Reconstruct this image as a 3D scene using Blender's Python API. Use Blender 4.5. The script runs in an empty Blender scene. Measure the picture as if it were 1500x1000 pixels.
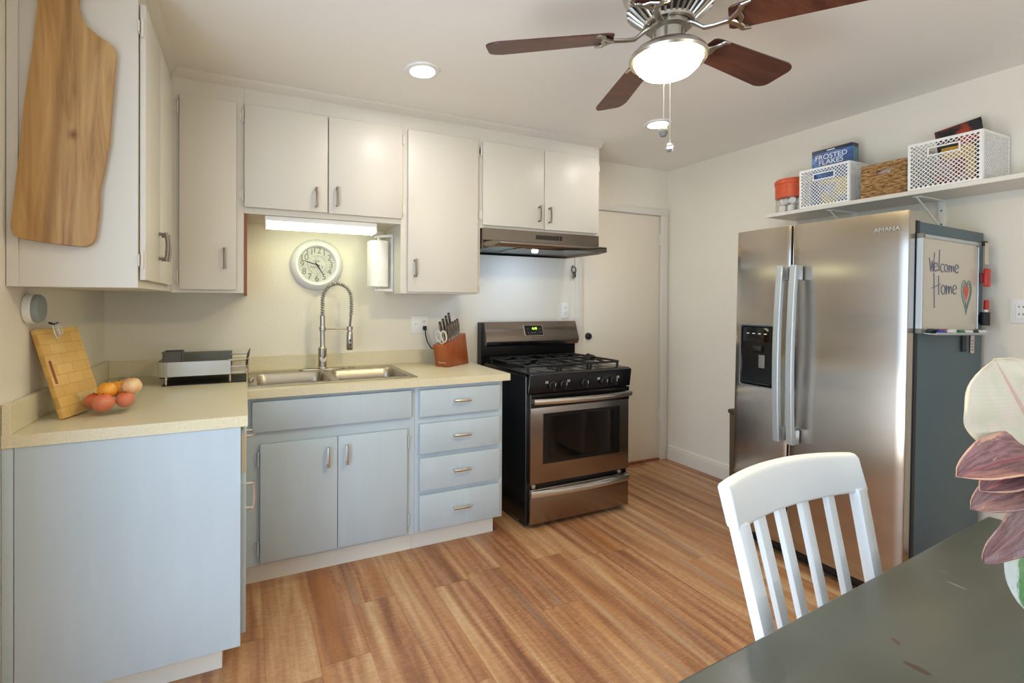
import bpy, bmesh, math, random
from mathutils import Vector, Matrix
random.seed(7)
S = bpy.context.scene
COL = S.collection
PI = math.pi
R = math.radians
sin, cos = math.sin, math.cos

# ------------------------------------------------------------------ camera
cam_d = bpy.data.cameras.new('camera')
cam = bpy.data.objects.new('camera', cam_d)
COL.objects.link(cam)
def set_camera():
    yaw, pitch, roll = R(24.0305), R(-0.239), R(0.2325)
    fw = Vector((sin(yaw)*cos(pitch), cos(yaw)*cos(pitch), sin(pitch)))
    rt = Vector((cos(yaw), -sin(yaw), 0))
    up = rt.cross(fw)
    r2 = rt*cos(roll) + up*sin(roll)
    u2 = -rt*sin(roll) + up*cos(roll)
    m = Matrix(((r2.x, u2.x, -fw.x, 0.6594), (r2.y, u2.y, -fw.y, -2.9882), (r2.z, u2.z, -fw.z, 1.3198), (0, 0, 0, 1)))
    cam.matrix_world = m
    cam_d.sensor_width = 36.0
    cam_d.lens = 703.786/1500*36
    cam_d.shift_x = (750 - 673.229)/1500
    cam_d.shift_y = (443.322 - 500)/1500
    cam_d.clip_start = 0.02
set_camera()
S.camera = cam
S.view_settings.view_transform = 'Standard'
S.view_settings.look = 'None'
S.view_settings.gamma = 1.0
S.view_settings.use_curve_mapping = False
S.view_settings.exposure = 0.0

# ------------------------------------------------------------------ light
FAN_E, CAN_E, TUBE_E = 140.0, 130.0, 6.8
world = bpy.data.worlds.new('daylight'); S.world = world
world.use_nodes = True
world.node_tree.nodes['Background'].inputs['Color'].default_value = (0.75, 0.87, 1.0, 1)
world.node_tree.nodes['Background'].inputs['Strength'].default_value = 0.8
def area_light(name, loc, direction, sx, sy, power, color, spread=PI):
    d = bpy.data.lights.new(name, 'AREA'); d.shape = 'RECTANGLE'
    d.size, d.size_y, d.energy, d.color, d.spread = sx, sy, power, color, spread
    o = bpy.data.objects.new(name, d); COL.objects.link(o)
    o.location = loc
    o.rotation_euler = Vector(direction).to_track_quat('-Z', 'Y').to_euler()
    return o
# daylight through the windows of the dining end, behind the camera
area_light('glass_door_daylight', (-0.2, -2.65, 1.15), (1, 0.12, 0), 1.75, 1.85, 46, (0.50, 0.71, 1.0))
area_light('glass_door_fill', (-1.0, -2.65, 0.25), (0.78, 0.05, 0.62), 1.9, 1.2, 43, (0.95, 0.97, 1.0))  # added low fill lamp outside the glass door, aimed upward; no patio is modelled
area_light('window_daylight', (2.3, -5.74, 1.45), (0, 1, 0.05), 2.4, 1.5, 6, (0.84, 0.93, 1.0))
# added unseen fill lamp, aimed up through the dining window to brighten the ceiling
area_light('ceiling_fill', (2.3, -6.5, 0.55), (0, 0.72, 0.70), 3.2, 1.6, 95, (0.97, 0.97, 0.97))

# ------------------------------------------------------------------ materials
def s2l(c):
    return tuple((x/255/12.92 if x/255 <= .04045 else ((x/255+.055)/1.055)**2.4) for x in c)
class NT:
    def __init__(s, name):
        s.m = bpy.data.materials.new(name); s.m.use_nodes = True
        s.t = s.m.node_tree; s.b = s.t.nodes['Principled BSDF']
    def n(s, typ, **kw):
        nd = s.t.nodes.new(typ)
        for k, v in kw.items(): setattr(nd, k, v)
        return nd
    def l(s, a, b): s.t.links.new(a, b)
    def put(s, sock, v):
        if hasattr(v, 'is_linked') or isinstance(v, bpy.types.NodeSocket): s.l(v, sock)
        else: sock.default_value = v
    def math(s, op, a, b=0.0, c=0.0):
        nd = s.n('ShaderNodeMath', operation=op)
        s.put(nd.inputs[0], a); s.put(nd.inputs[1], b)
        if op in ('MULTIPLY_ADD', 'COMPARE', 'SMOOTH_MIN'): s.put(nd.inputs[2], c)
        return nd.outputs[0]
    def mix(s, f, a, b):
        nd = s.n('ShaderNodeMix', data_type='RGBA')
        s.put(nd.inputs[0], f); s.put(nd.inputs[6], a); s.put(nd.inputs[7], b)
        return nd.outputs[2]
    def noise(s, vec, scale, detail=2.0, rough=.5, dist=0.0, dim='3D'):
        nd = s.n('ShaderNodeTexNoise', noise_dimensions=dim)
        if vec is not None: s.l(vec, nd.inputs['Vector'])
        nd.inputs['Scale'].default_value = scale; nd.inputs['Detail'].default_value = detail
        nd.inputs['Roughness'].default_value = rough; nd.inputs['Distortion'].default_value = dist
        return nd.outputs['Fac']
    def ramp(s, f, stops):
        nd = s.n('ShaderNodeValToRGB'); e = nd.color_ramp.elements
        while len(e) < len(stops): e.new(.5)
        for i, (p, c) in enumerate(stops):
            e[i].position = p; e[i].color = (*c[:3], 1)
        s.l(f, nd.inputs[0]); return nd.outputs[0]
    def coord(s, scale=(1, 1, 1), which='Object', loc=(0, 0, 0)):
        tc = s.n('ShaderNodeTexCoord'); mp = s.n('ShaderNodeMapping')
        s.l(tc.outputs[which], mp.inputs['Vector']); mp.inputs['Scale'].default_value = scale
        mp.inputs['Location'].default_value = loc
        return mp.outputs[0]
    def bump(s, h, strength=.2, dist=.002):
        nd = s.n('ShaderNodeBump'); nd.inputs['Strength'].default_value = strength
        nd.inputs['Distance'].default_value = dist
        s.l(h, nd.inputs['Height']); s.l(nd.outputs[0], s.b.inputs['Normal'])
    def set(s, **kw):
        for k, v in kw.items():
            key = {'color': 'Base Color', 'rough': 'Roughness', 'metal': 'Metallic', 'coat': 'Coat Weight', 'ior': 'IOR',
                   'trans': 'Transmission Weight', 'spec': 'Specular IOR Level', 'emit': 'Emission Color', 'estr': 'Emission Strength',
                   'aniso': 'Anisotropic', 'alpha': 'Alpha', 'sss': 'Subsurface Weight'}[k]
            if key in ('Base Color', 'Emission Color') and isinstance(v, tuple) and len(v) == 3: v = (*v, 1)
            s.put(s.b.inputs[key], v)
        return s

def plain(name, rgb, rough=.5, metal=0.0, var=.04, scale=8, **kw):
    t = NT(name); c = s2l(rgb)
    if var:
        f = t.noise(t.coord(), scale, 3)
        col = t.ramp(f, [(.3, tuple(x*(1-var) for x in c)), (.7, tuple(min(1, x*(1+var)) for x in c))])
        t.set(color=col)
    else: t.set(color=c)
    t.set(rough=rough, metal=metal, **kw)
    return t.m
def painted(name, rgb, rough=.45, bump=.15, bscale=160, streak=0.0, axis='z'):
    t = NT(name); c = s2l(rgb)
    sc = (11, 11, 1.7)
    f = t.noise(t.coord(sc), 1.0, 4, .6)
    k = .010 + streak
    col = t.ramp(f, [(.30, tuple(x*(1-k) for x in c)), (.60, c), (.78, tuple(min(1, x*(1+k*1.3)) for x in c))])
    t.set(color=col, rough=rough)
    t.bump(t.noise(t.coord(), bscale, 3), bump, .001)
    return t.m
def wall_mat(name, rgb, bump=.35):
    t = NT(name); c = s2l(rgb)
    f = t.noise(t.coord(), 1.3, 3)
    t.set(color=t.ramp(f, [(.3, tuple(x*.985 for x in c)), (.7, tuple(x*1.015 for x in c))]), rough=.65)
    t.bump(t.noise(t.coord(), 55, 4, .6), bump, .003)
    return t.m
def wood(name, light, dark, scale=(30, 30, 2.5), rough=.45, streak=1.0, dist=.6):
    t = NT(name)
    v = t.coord(scale)
    f = t.noise(v, 1.0, 5, .6, dist)
    g = t.noise(t.coord(tuple(s*4 for s in scale)), 1.0, 3, .5)
    a = t.ramp(f, [(.3, s2l(dark)), (.52, tuple((x+y)/2 for x, y in zip(s2l(dark), s2l(light)))), (.72, s2l(light))])
    b = t.mix(t.math('MULTIPLY', g, .35*streak), a, (*s2l(tuple(x*.75 for x in dark)), 1))
    t.set(color=b, rough=rough)
    t.bump(g, .06, .001)
    return t.m
def steel(name, rgb, rough=.3, aniso=.75, axis=None, brush='z', metal=1.0):
    t = NT(name); c = s2l(rgb)
    sc = {'z': (220, 220, 2), 'x': (2, 220, 220), 'y': (220, 2, 220)}[brush]
    f = t.noise(t.coord(sc), 1.0, 2)
    t.set(color=t.ramp(f, [(.2, tuple(x*.97 for x in c)), (.8, tuple(min(1, x*1.02) for x in c))]), metal=metal,
          rough=t.math('MULTIPLY_ADD', f, .03, rough-.015))
    if aniso:
        t.set(aniso=aniso)
        tg = t.n('ShaderNodeTangent', direction_type='RADIAL', axis=axis or 'Z'); t.l(tg.outputs[0], t.b.inputs['Tangent'])
    return t.m
def emitter(name, rgb, strength):
    t = NT(name); t.set(color=s2l(rgb), emit=s2l(rgb), estr=strength, rough=.4); return t.m
def glass(name, rgb=(255, 255, 255), rough=.02, ior=1.45):
    t = NT(name); t.set(color=s2l(rgb), trans=1.0, rough=rough, ior=ior); return t.m

M = {}
M['wall'] = wall_mat('wall_paint', (231, 224, 208))
M['ceiling'] = wall_mat('ceiling_paint', (240, 236, 227), .2)
M['white'] = painted('cabinet_white_paint', (213, 207, 194), .4, .12)
M['trimwhite'] = painted('trim_white_paint', (226, 220, 208), .4, .08)
M['doorwhite'] = painted('door_paint', (236, 226, 207), .42, .1)
M['blue'] = painted('blue_grey_paint', (187, 200, 207), .42, .2, 120, .035)
M['kick'] = painted('kick_paint', (238, 235, 222), .5, .1)
M['nickel'] = steel('brushed_nickel', (190, 184, 174), .30, 0)
M['pull'] = steel('dull_nickel_pull', (140, 132, 122), .38, 0)
M['chrome'] = plain('chrome', (215, 213, 210), .12, 1.0, 0)
M['pull_bright'] = steel('bright_nickel_pull', (208, 202, 194), .34, 0)
M['black'] = plain('black_enamel', (13, 13, 14), .22, 0, 0)
M['blackmatte'] = plain('black_matte', (22, 22, 23), .55, 0, .1)
M['iron'] = plain('cast_iron', (30, 29, 29), .5, .2, .1, 60)
M['fridge_steel'] = steel('fridge_steel', (184, 174, 162), .205, .95, 'Z', 'y')
M['stove_steel'] = steel('stove_steel', (152, 140, 130), .26, .8, 'Z', 'x')
M['hood_steel'] = steel('hood_steel', (142, 132, 122), .22, .5, 'Z', 'x')
M['sink_steel'] = steel('sink_steel', (186, 176, 160), .36, 0)
M['bar_steel'] = plain('satin_bar', (216, 211, 202), .3, 1.0, .03)
M['knife_steel'] = plain('knife_steel', (150, 144, 138), .22, 1.0, .03)
M['silver'] = plain('silver_plastic', (186, 194, 199), .35, .6, .02)
M['fridge_grey'] = painted('fridge_side_grey', (72, 94, 102), .45, .25, 260)
M['plastic'] = plain('white_plastic', (236, 235, 230), .4, 0, .02)
M['chairwhite'] = painted('chair_white_paint', (236, 240, 240), .38, .06)
M['dark_glass'] = plain('dark_glass', (10, 10, 10), .06, 0, 0, spec=.5)
M['redplastic'] = plain('red_plastic', (190, 38, 32), .4, 0, .03)
M['ink'] = plain('marker_ink', (108, 112, 128), .6, 0, 0)
M['inkgreen'] = plain('marker_ink_green', (120, 140, 132), .6, 0, 0)
M['inkred'] = plain('marker_ink_red', (214, 92, 62), .6, 0, 0)
M['bluep'] = plain('blue_plastic', (32, 58, 160), .4, 0, 0)
M['greenp'] = plain('green_plastic', (24, 110, 60), .4, 0, 0)
M['brown'] = wood('brown_wood', (168, 96, 52), (120, 60, 30), (40, 40, 3))
M['cordblack'] = plain('black_rubber', (18, 18, 18), .6, 0, 0)
M['cordwhite'] = plain('white_cable', (214, 216, 212), .5, 0, 0)
M['greyplastic'] = plain('grey_plastic', (112, 112, 106), .5, 0, .05)
M['greyfabric'] = plain('grey_fabric', (150, 158, 158), .9, 0, .08, 300)
def thin_clear(name, tint, gloss_rough, ior, haze=0.0):
    t = NT(name); nt = t.t
    tr = t.n('ShaderNodeBsdfTransparent'); tr.inputs[0].default_value = (*s2l(tint), 1)
    gl = t.n('ShaderNodeBsdfGlossy'); gl.inputs['Roughness'].default_value = gloss_rough
    lw = t.n('ShaderNodeLayerWeight'); lw.inputs['Blend'].default_value = .5
    mx = t.n('ShaderNodeMixShader'); t.l(t.math('MULTIPLY_ADD', t.math('POWER', lw.outputs['Facing'], 4.0), (ior-1)*1.2, haze), mx.inputs[0]); t.l(tr.outputs[0], mx.inputs[1]); t.l(gl.outputs[0], mx.inputs[2])
    t.l(mx.outputs[0], nt.nodes['Material Output'].inputs['Surface']); nt.nodes.remove(t.b)
    return t.m
M['glass'] = thin_clear('clear_glass', (252, 254, 253), .04, 1.45, .05)
M['jar'] = thin_clear('clear_plastic', (252, 252, 251), .08, 1.35, .05)
M['lamp'] = emitter('lit_bowl_glass', (255, 235, 184), FAN_E)
M['can'] = emitter('lit_can_lamp', (255, 251, 246), CAN_E)
M['tube'] = emitter('lit_fluorescent_lens', (249, 255, 206), TUBE_E)
M['hoodlamp'] = emitter('lit_hood_lamp', (225, 236, 255), 12)
M['led'] = emitter('green_led_digits', (190, 255, 60), 3.0)
M['fanblade'] = wood('dark_blade_wood', (104, 62, 46), (66, 34, 26), (3, 40, 40), .35)
M['bamboo'] = None
M['block'] = wood('cherry_block_wood', (176, 96, 48), (146, 72, 34), (20, 20, 4), .35)

def counter_mat():
    t = NT('beige_laminate')
    f = t.noise(t.coord(), 420, 2); g = t.noise(t.coord(), 5, 3)
    a = t.ramp(f, [(.35, s2l((208, 197, 163))), (.65, s2l((228, 218, 187)))])
    t.set(color=t.mix(t.math('MULTIPLY', g, .2), a, (*s2l((206, 192, 158)), 1)), rough=.34)
    return t.m
M['counter'] = counter_mat()

def floor_mat():
    t = NT('oak_vinyl_planks')
    tc = t.n('ShaderNodeTexCoord'); sp = t.n('ShaderNodeSeparateXYZ'); t.l(tc.outputs['Object'], sp.inputs[0])
    x, y = sp.outputs[0], sp.outputs[1]
    px = t.math('DIVIDE', x, .182)
    ix = t.math('FLOOR', px); fx = t.math('SUBTRACT', px, ix)
    wn = t.n('ShaderNodeTexWhiteNoise', noise_dimensions='1D'); t.l(ix, wn.inputs['W'])
    py = t.math('ADD', t.math('DIVIDE', y, 1.22), t.math('MULTIPLY', wn.outputs['Value'], 7.3))
    iy = t.math('FLOOR', py); fy = t.math('SUBTRACT', py, iy)
    pid = t.math('ADD', t.math('MULTIPLY', ix, 13.7), t.math('MULTIPLY', iy, 3.31))
    wp = t.n('ShaderNodeTexWhiteNoise', noise_dimensions='1D'); t.l(pid, wp.inputs['W'])
    cv = t.n('ShaderNodeCombineXYZ'); t.l(x, cv.inputs[0]); t.l(y, cv.inputs[1]); t.l(t.math('MULTIPLY', wp.outputs['Value'], 40), cv.inputs[2])
    def mapped(sc):
        mp = t.n('ShaderNodeMapping'); t.l(cv.outputs[0], mp.inputs[0]); mp.inputs['Scale'].default_value = sc; return mp.outputs[0]
    band = t.noise(mapped((13, .7, 1)), 1.0, 2.2, .5, .9)
    strip = t.noise(mapped((19, .45, 7)), 1.0, .8, .4, .3)
    fine = t.noise(mapped((90, 7, 1)), 1.0, 4, .65, .8)
    saw = t.noise(mapped((34, 120, 1)), 1.0, 3, .6, .4)
    wv = t.n('ShaderNodeTexWave', wave_type='RINGS', rings_direction='X', wave_profile='SIN')
    t.l(mapped((9, .8, .5)), wv.inputs['Vector']); wv.inputs['Scale'].default_value = 1.6; wv.inputs['Distortion'].default_value = 7
    wv.inputs['Detail'].default_value = 2; wv.inputs['Detail Scale'].default_value = 1.5
    k = t.math('ADD', t.math('MULTIPLY', band, .66), t.math('MULTIPLY', t.math('SUBTRACT', wp.outputs['Value'], .5), .12))
    k = t.math('ADD', k, t.math('MULTIPLY', t.math('SUBTRACT', strip, .5), .48))
    k = t.math('ADD', k, t.math('ADD', .135, t.math('MULTIPLY', t.math('SUBTRACT', fine, .5), .20)))
    k = t.math('ADD', k, t.math('MULTIPLY', t.math('SUBTRACT', wv.outputs['Fac'], .5), .05))
    k = t.math('ADD', k, t.math('MULTIPLY', t.math('SUBTRACT', saw, .5), .30))
    col = t.ramp(k, [(.24, s2l((124, 81, 54))), (.36, s2l((152, 103, 71))), (.48, s2l((176, 127, 88))), (.59, s2l((192, 149, 107))), (.74, s2l((206, 174, 135)))])
    org = t.noise(mapped((12, .6, 3)), 1.0, 2, .5)
    col = t.mix(t.ramp(org, [(.52, (0, 0, 0)), (.70, (.5, .5, .5))]), col, (*s2l((182, 118, 62)), 1))
    gry = t.noise(mapped((16, 1.0, 11)), 1.0, 2, .5)
    col = t.mix(t.ramp(gry, [(.56, (0, 0, 0)), (.74, (.55, .55, .55))]), col, (*s2l((172, 150, 128)), 1))
    ex = t.math('MINIMUM', fx, t.math('SUBTRACT', 1.0, fx)); ey = t.math('MINIMUM', fy, t.math('SUBTRACT', 1.0, fy))
    gap = t.math('MAXIMUM', t.math('LESS_THAN', ex, .007), t.math('LESS_THAN', ey, .0012))
    col = t.mix(t.math('MULTIPLY', gap, .34), col, (*s2l((96, 58, 36)), 1))
    t.set(color=col, rough=t.math('MULTIPLY_ADD', fine, .12, .34))
    t.bump(t.math('ADD', saw, t.math('MULTIPLY', gap, -1.5)), .12, .0015)
    return t.m
M['floor'] = floor_mat()

def bamboo_mat():
    t = NT('bamboo_strips')
    tc = t.n('ShaderNodeTexCoord'); mp = t.n('ShaderNodeMapping'); t.l(tc.outputs['UV'], mp.inputs[0])
    br = t.n('ShaderNodeTexBrick'); t.l(mp.outputs[0], br.inputs['Vector'])
    br.inputs['Color1'].default_value = (*s2l((228, 190, 112)), 1); br.inputs['Color2'].default_value = (*s2l((214, 172, 92)), 1)
    br.inputs['Mortar'].default_value = (*s2l((204, 158, 84)), 1); br.inputs['Scale'].default_value = 1
    br.inputs['Brick Width'].default_value = .075; br.inputs['Row Height'].default_value = .037; br.inputs['Mortar Size'].default_value = .0015
    f = t.noise(t.coord((10, 10, 10)), 4, 3)
    t.set(color=t.mix(t.math('MULTIPLY', f, .3), br.outputs['Color'], (*s2l((196, 140, 66)), 1)), rough=.42)
    return t.m
M['bamboo'] = bamboo_mat()

def acacia_mat():
    t = NT('acacia_board')
    tc = t.n('ShaderNodeTexCoord'); sp = t.n('ShaderNodeSeparateXYZ'); t.l(tc.outputs['Object'], sp.inputs[0])
    v = t.coord((26, 4, 2.2))
    f = t.noise(v, 1.0, 5, .6, 1.2)
    g = t.noise(t.coord((130, 10, 6)), 1.0, 3)
    left = t.ramp(f, [(.3, s2l((158, 116, 66))), (.5, s2l((186, 144, 88))), (.72, s2l((206, 170, 112)))])
    rightc = t.ramp(f, [(.3, s2l((128, 94, 58))), (.5, s2l((176, 136, 84))), (.72, s2l((200, 164, 110)))])
    seam = t.math('SUBTRACT', sp.outputs[0], t.math('MULTIPLY_ADD', sp.outputs[2], .075, -.012))
    col = t.mix(t.math('GREATER_THAN', seam, 0.0), left, rightc)
    # heartwood streak beside the seam, with a knot
    st = t.ramp(t.math('ABSOLUTE', t.math('SUBTRACT', seam, .012)), [(0, (.75, .75, .75)), (.02, (.0, .0, .0))])
    col = t.mix(t.math('MULTIPLY', st, f), col, (*s2l((112, 70, 36)), 1))
    dx = t.math('SUBTRACT', sp.outputs[0], .03); dz = t.math('SUBTRACT', sp.outputs[2], -.12)
    d = t.math('SQRT', t.math('ADD', t.math('MULTIPLY', dx, dx), t.math('MULTIPLY', t.math('MULTIPLY', dz, dz), .5)))
    d = t.math('ADD', d, t.math('MULTIPLY', t.math('SUBTRACT', f, .5), .02))
    col = t.mix(t.ramp(d, [(.004, (.9, .9, .9)), (.018, (0, 0, 0))]), col, (*s2l((104, 62, 32)), 1))
    col = t.mix(t.math('MULTIPLY', g, .25), col, (*s2l((150, 102, 54)), 1))
    t.set(color=col, rough=.42); t.bump(g, .05, .001)
    return t.m
M['acacia'] = acacia_mat()

def table_mat():
    t = NT('worn_green_grey_table_paint')
    tc = t.n('ShaderNodeTexCoord'); sp = t.n('ShaderNodeSeparateXYZ'); t.l(tc.outputs['Object'], sp.inputs[0])
    f = t.noise(t.coord(), 4, 1.5, .5); g = t.noise(t.coord((3, 30, 30)), 1.0, 2)
    col = t.ramp(t.math('ADD', t.math('MULTIPLY', f, .7), t.math('MULTIPLY', g, .3)), [(.3, s2l((70, 74, 68))), (.7, s2l((88, 91, 84)))])
    def blot(cx, cy, rx, ry, ang, c, wob=.3):
        nonlocal col
        dx = t.math('SUBTRACT', sp.outputs[0], cx); dy = t.math('SUBTRACT', sp.outputs[1], cy)
        ca, sa = cos(ang), sin(ang)
        u = t.math('DIVIDE', t.math('ADD', t.math('MULTIPLY', dx, ca), t.math('MULTIPLY', dy, sa)), rx)
        v = t.math('DIVIDE', t.math('SUBTRACT', t.math('MULTIPLY', dy, ca), t.math('MULTIPLY', dx, sa)), ry)
        d = t.math('SQRT', t.math('ADD', t.math('MULTIPLY', u, u), t.math('MULTIPLY', v, v)))
        d = t.math('ADD', d, t.math('MULTIPLY', t.math('SUBTRACT', t.noise(t.coord(), 90, 2), .5), wob))
        col = t.mix(t.ramp(d, [(.85, (.9, .9, .9)), (1.0, (0, 0, 0))]), col, (*s2l(c), 1))
    t.blots = blot
    for b in TABLE_MARKS: blot(*b)
    t.set(color=col, rough=t.math('MULTIPLY_ADD', f, .16, .22))
    return t.m

# ------------------------------------------------------------------ mesh building
class MB:
    """collects shapes for one mesh object"""
    def __init__(s): s.bm = bmesh.new()
    def _new(s, before): return [v for v in s.bm.verts if v not in before]
    def box(s, x0, x1, y0, y1, z0, z1, bev=0.0, seg=2, mat=None):
        b = bmesh.new()
        bmesh.ops.create_cube(b, size=1.0)
        for v in b.verts:
            v.co = Vector(((x0+x1)/2 + v.co.x*(x1-x0), (y0+y1)/2 + v.co.y*(y1-y0), (z0+z1)/2 + v.co.z*(z1-z0)))
        if bev > 0: bmesh.ops.bevel(b, geom=b.edges[:], offset=bev, segments=seg, affect='EDGES', profile=.5)
        return s._add(b, mat)
    def _add(s, b, mat=None):
        if mat is not None: b.transform(mat)
        me = bpy.data.meshes.new('tmp'); b.to_mesh(me); b.free()
        s.bm.from_mesh(me); bpy.data.meshes.remove(me); return s
    def prism(s, pts, axis, d0, d1, bev=0.0, seg=2, mat=None):
        """pts: 2d polygon; axis 'x': (y,z), 'y': (x,z), 'z': (x,y)"""
        def P(p, d): return {'x': (d, p[0], p[1]), 'y': (p[0], d, p[1]), 'z': (p[0], p[1], d)}[axis]
        b = bmesh.new()
        a = [b.verts.new(P(p, d0)) for p in pts]; c = [b.verts.new(P(p, d1)) for p in pts]
        n = len(pts)
        b.faces.new(a); b.faces.new(c[::-1])
        for i in range(n): b.faces.new((a[i], c[i], c[(i+1) % n], a[(i+1) % n]))
        bmesh.ops.recalc_face_normals(b, faces=b.faces[:])
        if bev > 0:
            bmesh.ops.bevel(b, geom=b.edges[:], offset=bev, segments=seg, affect='EDGES', profile=.5)
        return s._add(b, mat)
    def lathe(s, prof, c=(0, 0, 0), axis='z', n=32, mat=None, close=False):
        """prof: list of (radius, height)"""
        b = bmesh.new(); rings = []
        for r, h in prof:
            ring = []
            for i in range(n):
                a = 2*PI*i/n
                p = {'z': (r*cos(a), r*sin(a), h), 'y': (r*cos(a), h, r*sin(a)), 'x': (h, r*cos(a), r*sin(a))}[axis]
                ring.append(b.verts.new(Vector(p)+Vector(c)))
            rings.append(ring)
        for q in range(len(rings)-1):
            for i in range(n):
                b.faces.new((rings[q][i], rings[q][(i+1) % n], rings[q+1][(i+1) % n], rings[q+1][i]))
        if close:
            for i in range(n): b.faces.new((rings[-1][i], rings[-1][(i+1) % n], rings[0][(i+1) % n], rings[0][i]))
        else:
            for ring in (rings[0], rings[-1]):
                if (ring[0].co-ring[n//2].co).length > 1e-5: b.faces.new(ring)
        bmesh.ops.remove_doubles(b, verts=b.verts[:], dist=1e-6)
        bmesh.ops.recalc_face_normals(b, faces=b.faces[:])
        return s._add(b, mat)
    def cyl(s, c, r, h, axis='z', n=24, bev=0.0, mat=None):
        if bev: pr = [(r-bev, 0), (r, bev), (r, h-bev), (r-bev, h)]
        else: pr = [(r, 0), (r, h)]
        return s.lathe(pr, c, axis, n, mat)
    def sphere(s, c, r, sc=(1, 1, 1), n=20, mat=None):
        b = bmesh.new(); bmesh.ops.create_uvsphere(b, u_segments=n, v_segments=n//2+2, radius=r)
        for v in b.verts: v.co = Vector((v.co.x*sc[0], v.co.y*sc[1], v.co.z*sc[2]))+Vector(c)
        return s._add(b, mat)
    def tube(s, pts, r, n=8, closed=False, flat=None, mat=None):
        """r: radius or list of radii; flat=(a,b) scales the two cross axes"""
        b = bmesh.new(); P = [Vector(p) for p in pts]; m = len(P); rings = []
        up = None
        for i in range(m):
            if closed: t = (P[(i+1) % m]-P[i-1]).normalized()
            else: t = (P[min(i+1, m-1)]-P[max(i-1, 0)]).normalized()
            if up is None:
                up = Vector((0, 0, 1)) if abs(t.z) < .9 else Vector((0, 1, 0))
            sd = t.cross(up).normalized(); up = sd.cross(t).normalized()
            rr = r[i] if isinstance(r, (list, tuple)) else r
            fa, fb = flat or (1, 1)
            rings.append([b.verts.new(P[i]+sd*cos(2*PI*k/n)*rr*fa+up*sin(2*PI*k/n)*rr*fb) for k in range(n)])
        for i in range(m if closed else m-1):
            A, B = rings[i], rings[(i+1) % m]
            for k in range(n): b.faces.new((A[k], A[(k+1) % n], B[(k+1) % n], B[k]))
        if not closed: b.faces.new(rings[0][::-1]); b.faces.new(rings[-1])
        bmesh.ops.recalc_face_normals(b, faces=b.faces[:])
        return s._add(b, mat)
    def faces(s, verts, faces, mat=None):
        b = bmesh.new(); V = [b.verts.new(v) for v in verts]
        for f in faces: b.faces.new([V[i] for i in f])
        bmesh.ops.remove_doubles(b, verts=b.verts[:], dist=1e-5)
        return s._add(b, mat)
    def text(s, txt, size, mat, depth=.0008, align='CENTER'):
        cu = bpy.data.curves.new('txt', 'FONT'); cu.body = txt; cu.size = size; cu.extrude = depth
        cu.align_x = align; cu.align_y = 'CENTER'
        o = bpy.data.objects.new('txt', cu); COL.objects.link(o)
        dg = bpy.context.evaluated_depsgraph_get()
        me = bpy.data.meshes.new_from_object(o.evaluated_get(dg))
        me.transform(mat); s.bm.from_mesh(me)
        bpy.data.meshes.remove(me); bpy.data.objects.remove(o); bpy.data.curves.remove(cu)
        return s
    def build(s, name, mat, parent=None, local=False, smooth=32, solidify=0, subsurf=0):
        me = bpy.data.meshes.new(name); s.bm.to_mesh(me); s.bm.free()
        if parent is not None and not local:
            me.transform(Matrix.Translation(-origin(parent)))
        o = bpy.data.objects.new(name, me); COL.objects.link(o)
        if isinstance(mat, str): mat = M[mat]
        me.materials.append(mat)
        if smooth:
            me.shade_smooth(); me.set_sharp_from_angle(angle=R(smooth))
        if parent is not None: o.parent = parent
        if solidify:
            md = o.modifiers.new('thickness', 'SOLIDIFY'); md.thickness = solidify; md.offset = 0
        if subsurf:
            md = o.modifiers.new('smooth', 'SUBSURF'); md.levels = subsurf; md.render_levels = subsurf
        return o
def origin(o):
    v = Vector((0, 0, 0))
    while o is not None:
        v += o.location; o = o.parent
    return v
def thing(name, label, cat, loc=(0, 0, 0), rot=(0, 0, 0), group=None):
    o = bpy.data.objects.new(name, None); COL.objects.link(o); o.empty_display_size = .05
    o.location = loc; o.rotation_euler = rot
    tag(o, label, cat, group); return o
def tag(o, label, cat, group=None):
    o['label'] = label; o['category'] = cat
    if group: o['group'] = group
    return o
def recenter(o):
    """puts a single mesh thing's origin at its base centre"""
    me = o.data; xs = [v.co for v in me.vertices]
    c = Vector(((min(v.x for v in xs)+max(v.x for v in xs))/2, (min(v.y for v in xs)+max(v.y for v in xs))/2, min(v.z for v in xs)))
    me.transform(Matrix.Translation(-c)); o.location = c; return o
def struct(name, mb, mat, parent=None, **kw):
    o = mb.build(name, mat, parent, **kw)
    if parent is None: o['kind'] = 'structure'
    return o
def frameXZ(loc, yaw=0, ry=0):
    """text lying in the plane facing -y (x right, z up)"""
    return Matrix.Translation(loc) @ Matrix.Rotation(yaw, 4, 'Z') @ Matrix.Rotation(PI/2, 4, 'X')

# ------------------------------------------------------------------ room
W, H, YF = 3.915, 2.4146, -5.6
struct('floor', MB().box(-.1, W+.1, YF-.1, .1, -.05, 0), 'floor')
struct('ceiling', MB().box(-.1, W+.1, YF-.1, .1, H, H+.08), 'ceiling')
DX0, DX1, DZ = 3.018, 3.822, 2.03
w = MB(); w.box(-.1, DX0-.01, 0, .12, 0, H); w.box(DX1+.01, W+.1, 0, .12, 0, H); w.box(DX0-.01, DX1+.01, 0, .12, DZ+.01, H)
struct('wall_back', w, 'wall')
struct('wall_right', MB().box(W, W+.12, YF, 0, 0, H), 'wall')
w = MB(); w.box(-.12, 0, -1.72, 0, 0, H); w.box(-.12, 0, YF, -3.6, 0, H); w.box(-.12, 0, -3.6, -1.72, 2.1, H)
struct('wall_left', w, 'wall')
w = MB(); w.box(0, 1.1, YF-.12, YF, 0, H); w.box(3.5, W, YF-.12, YF, 0, H); w.box(1.1, 3.5, YF-.12, YF, 0, .7); w.box(1.1, 3.5, YF-.12, YF, 2.15, H)
struct('wall_front', w, 'wall')
def window_frame(name, b):
    struct(name, b, 'trimwhite')
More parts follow.
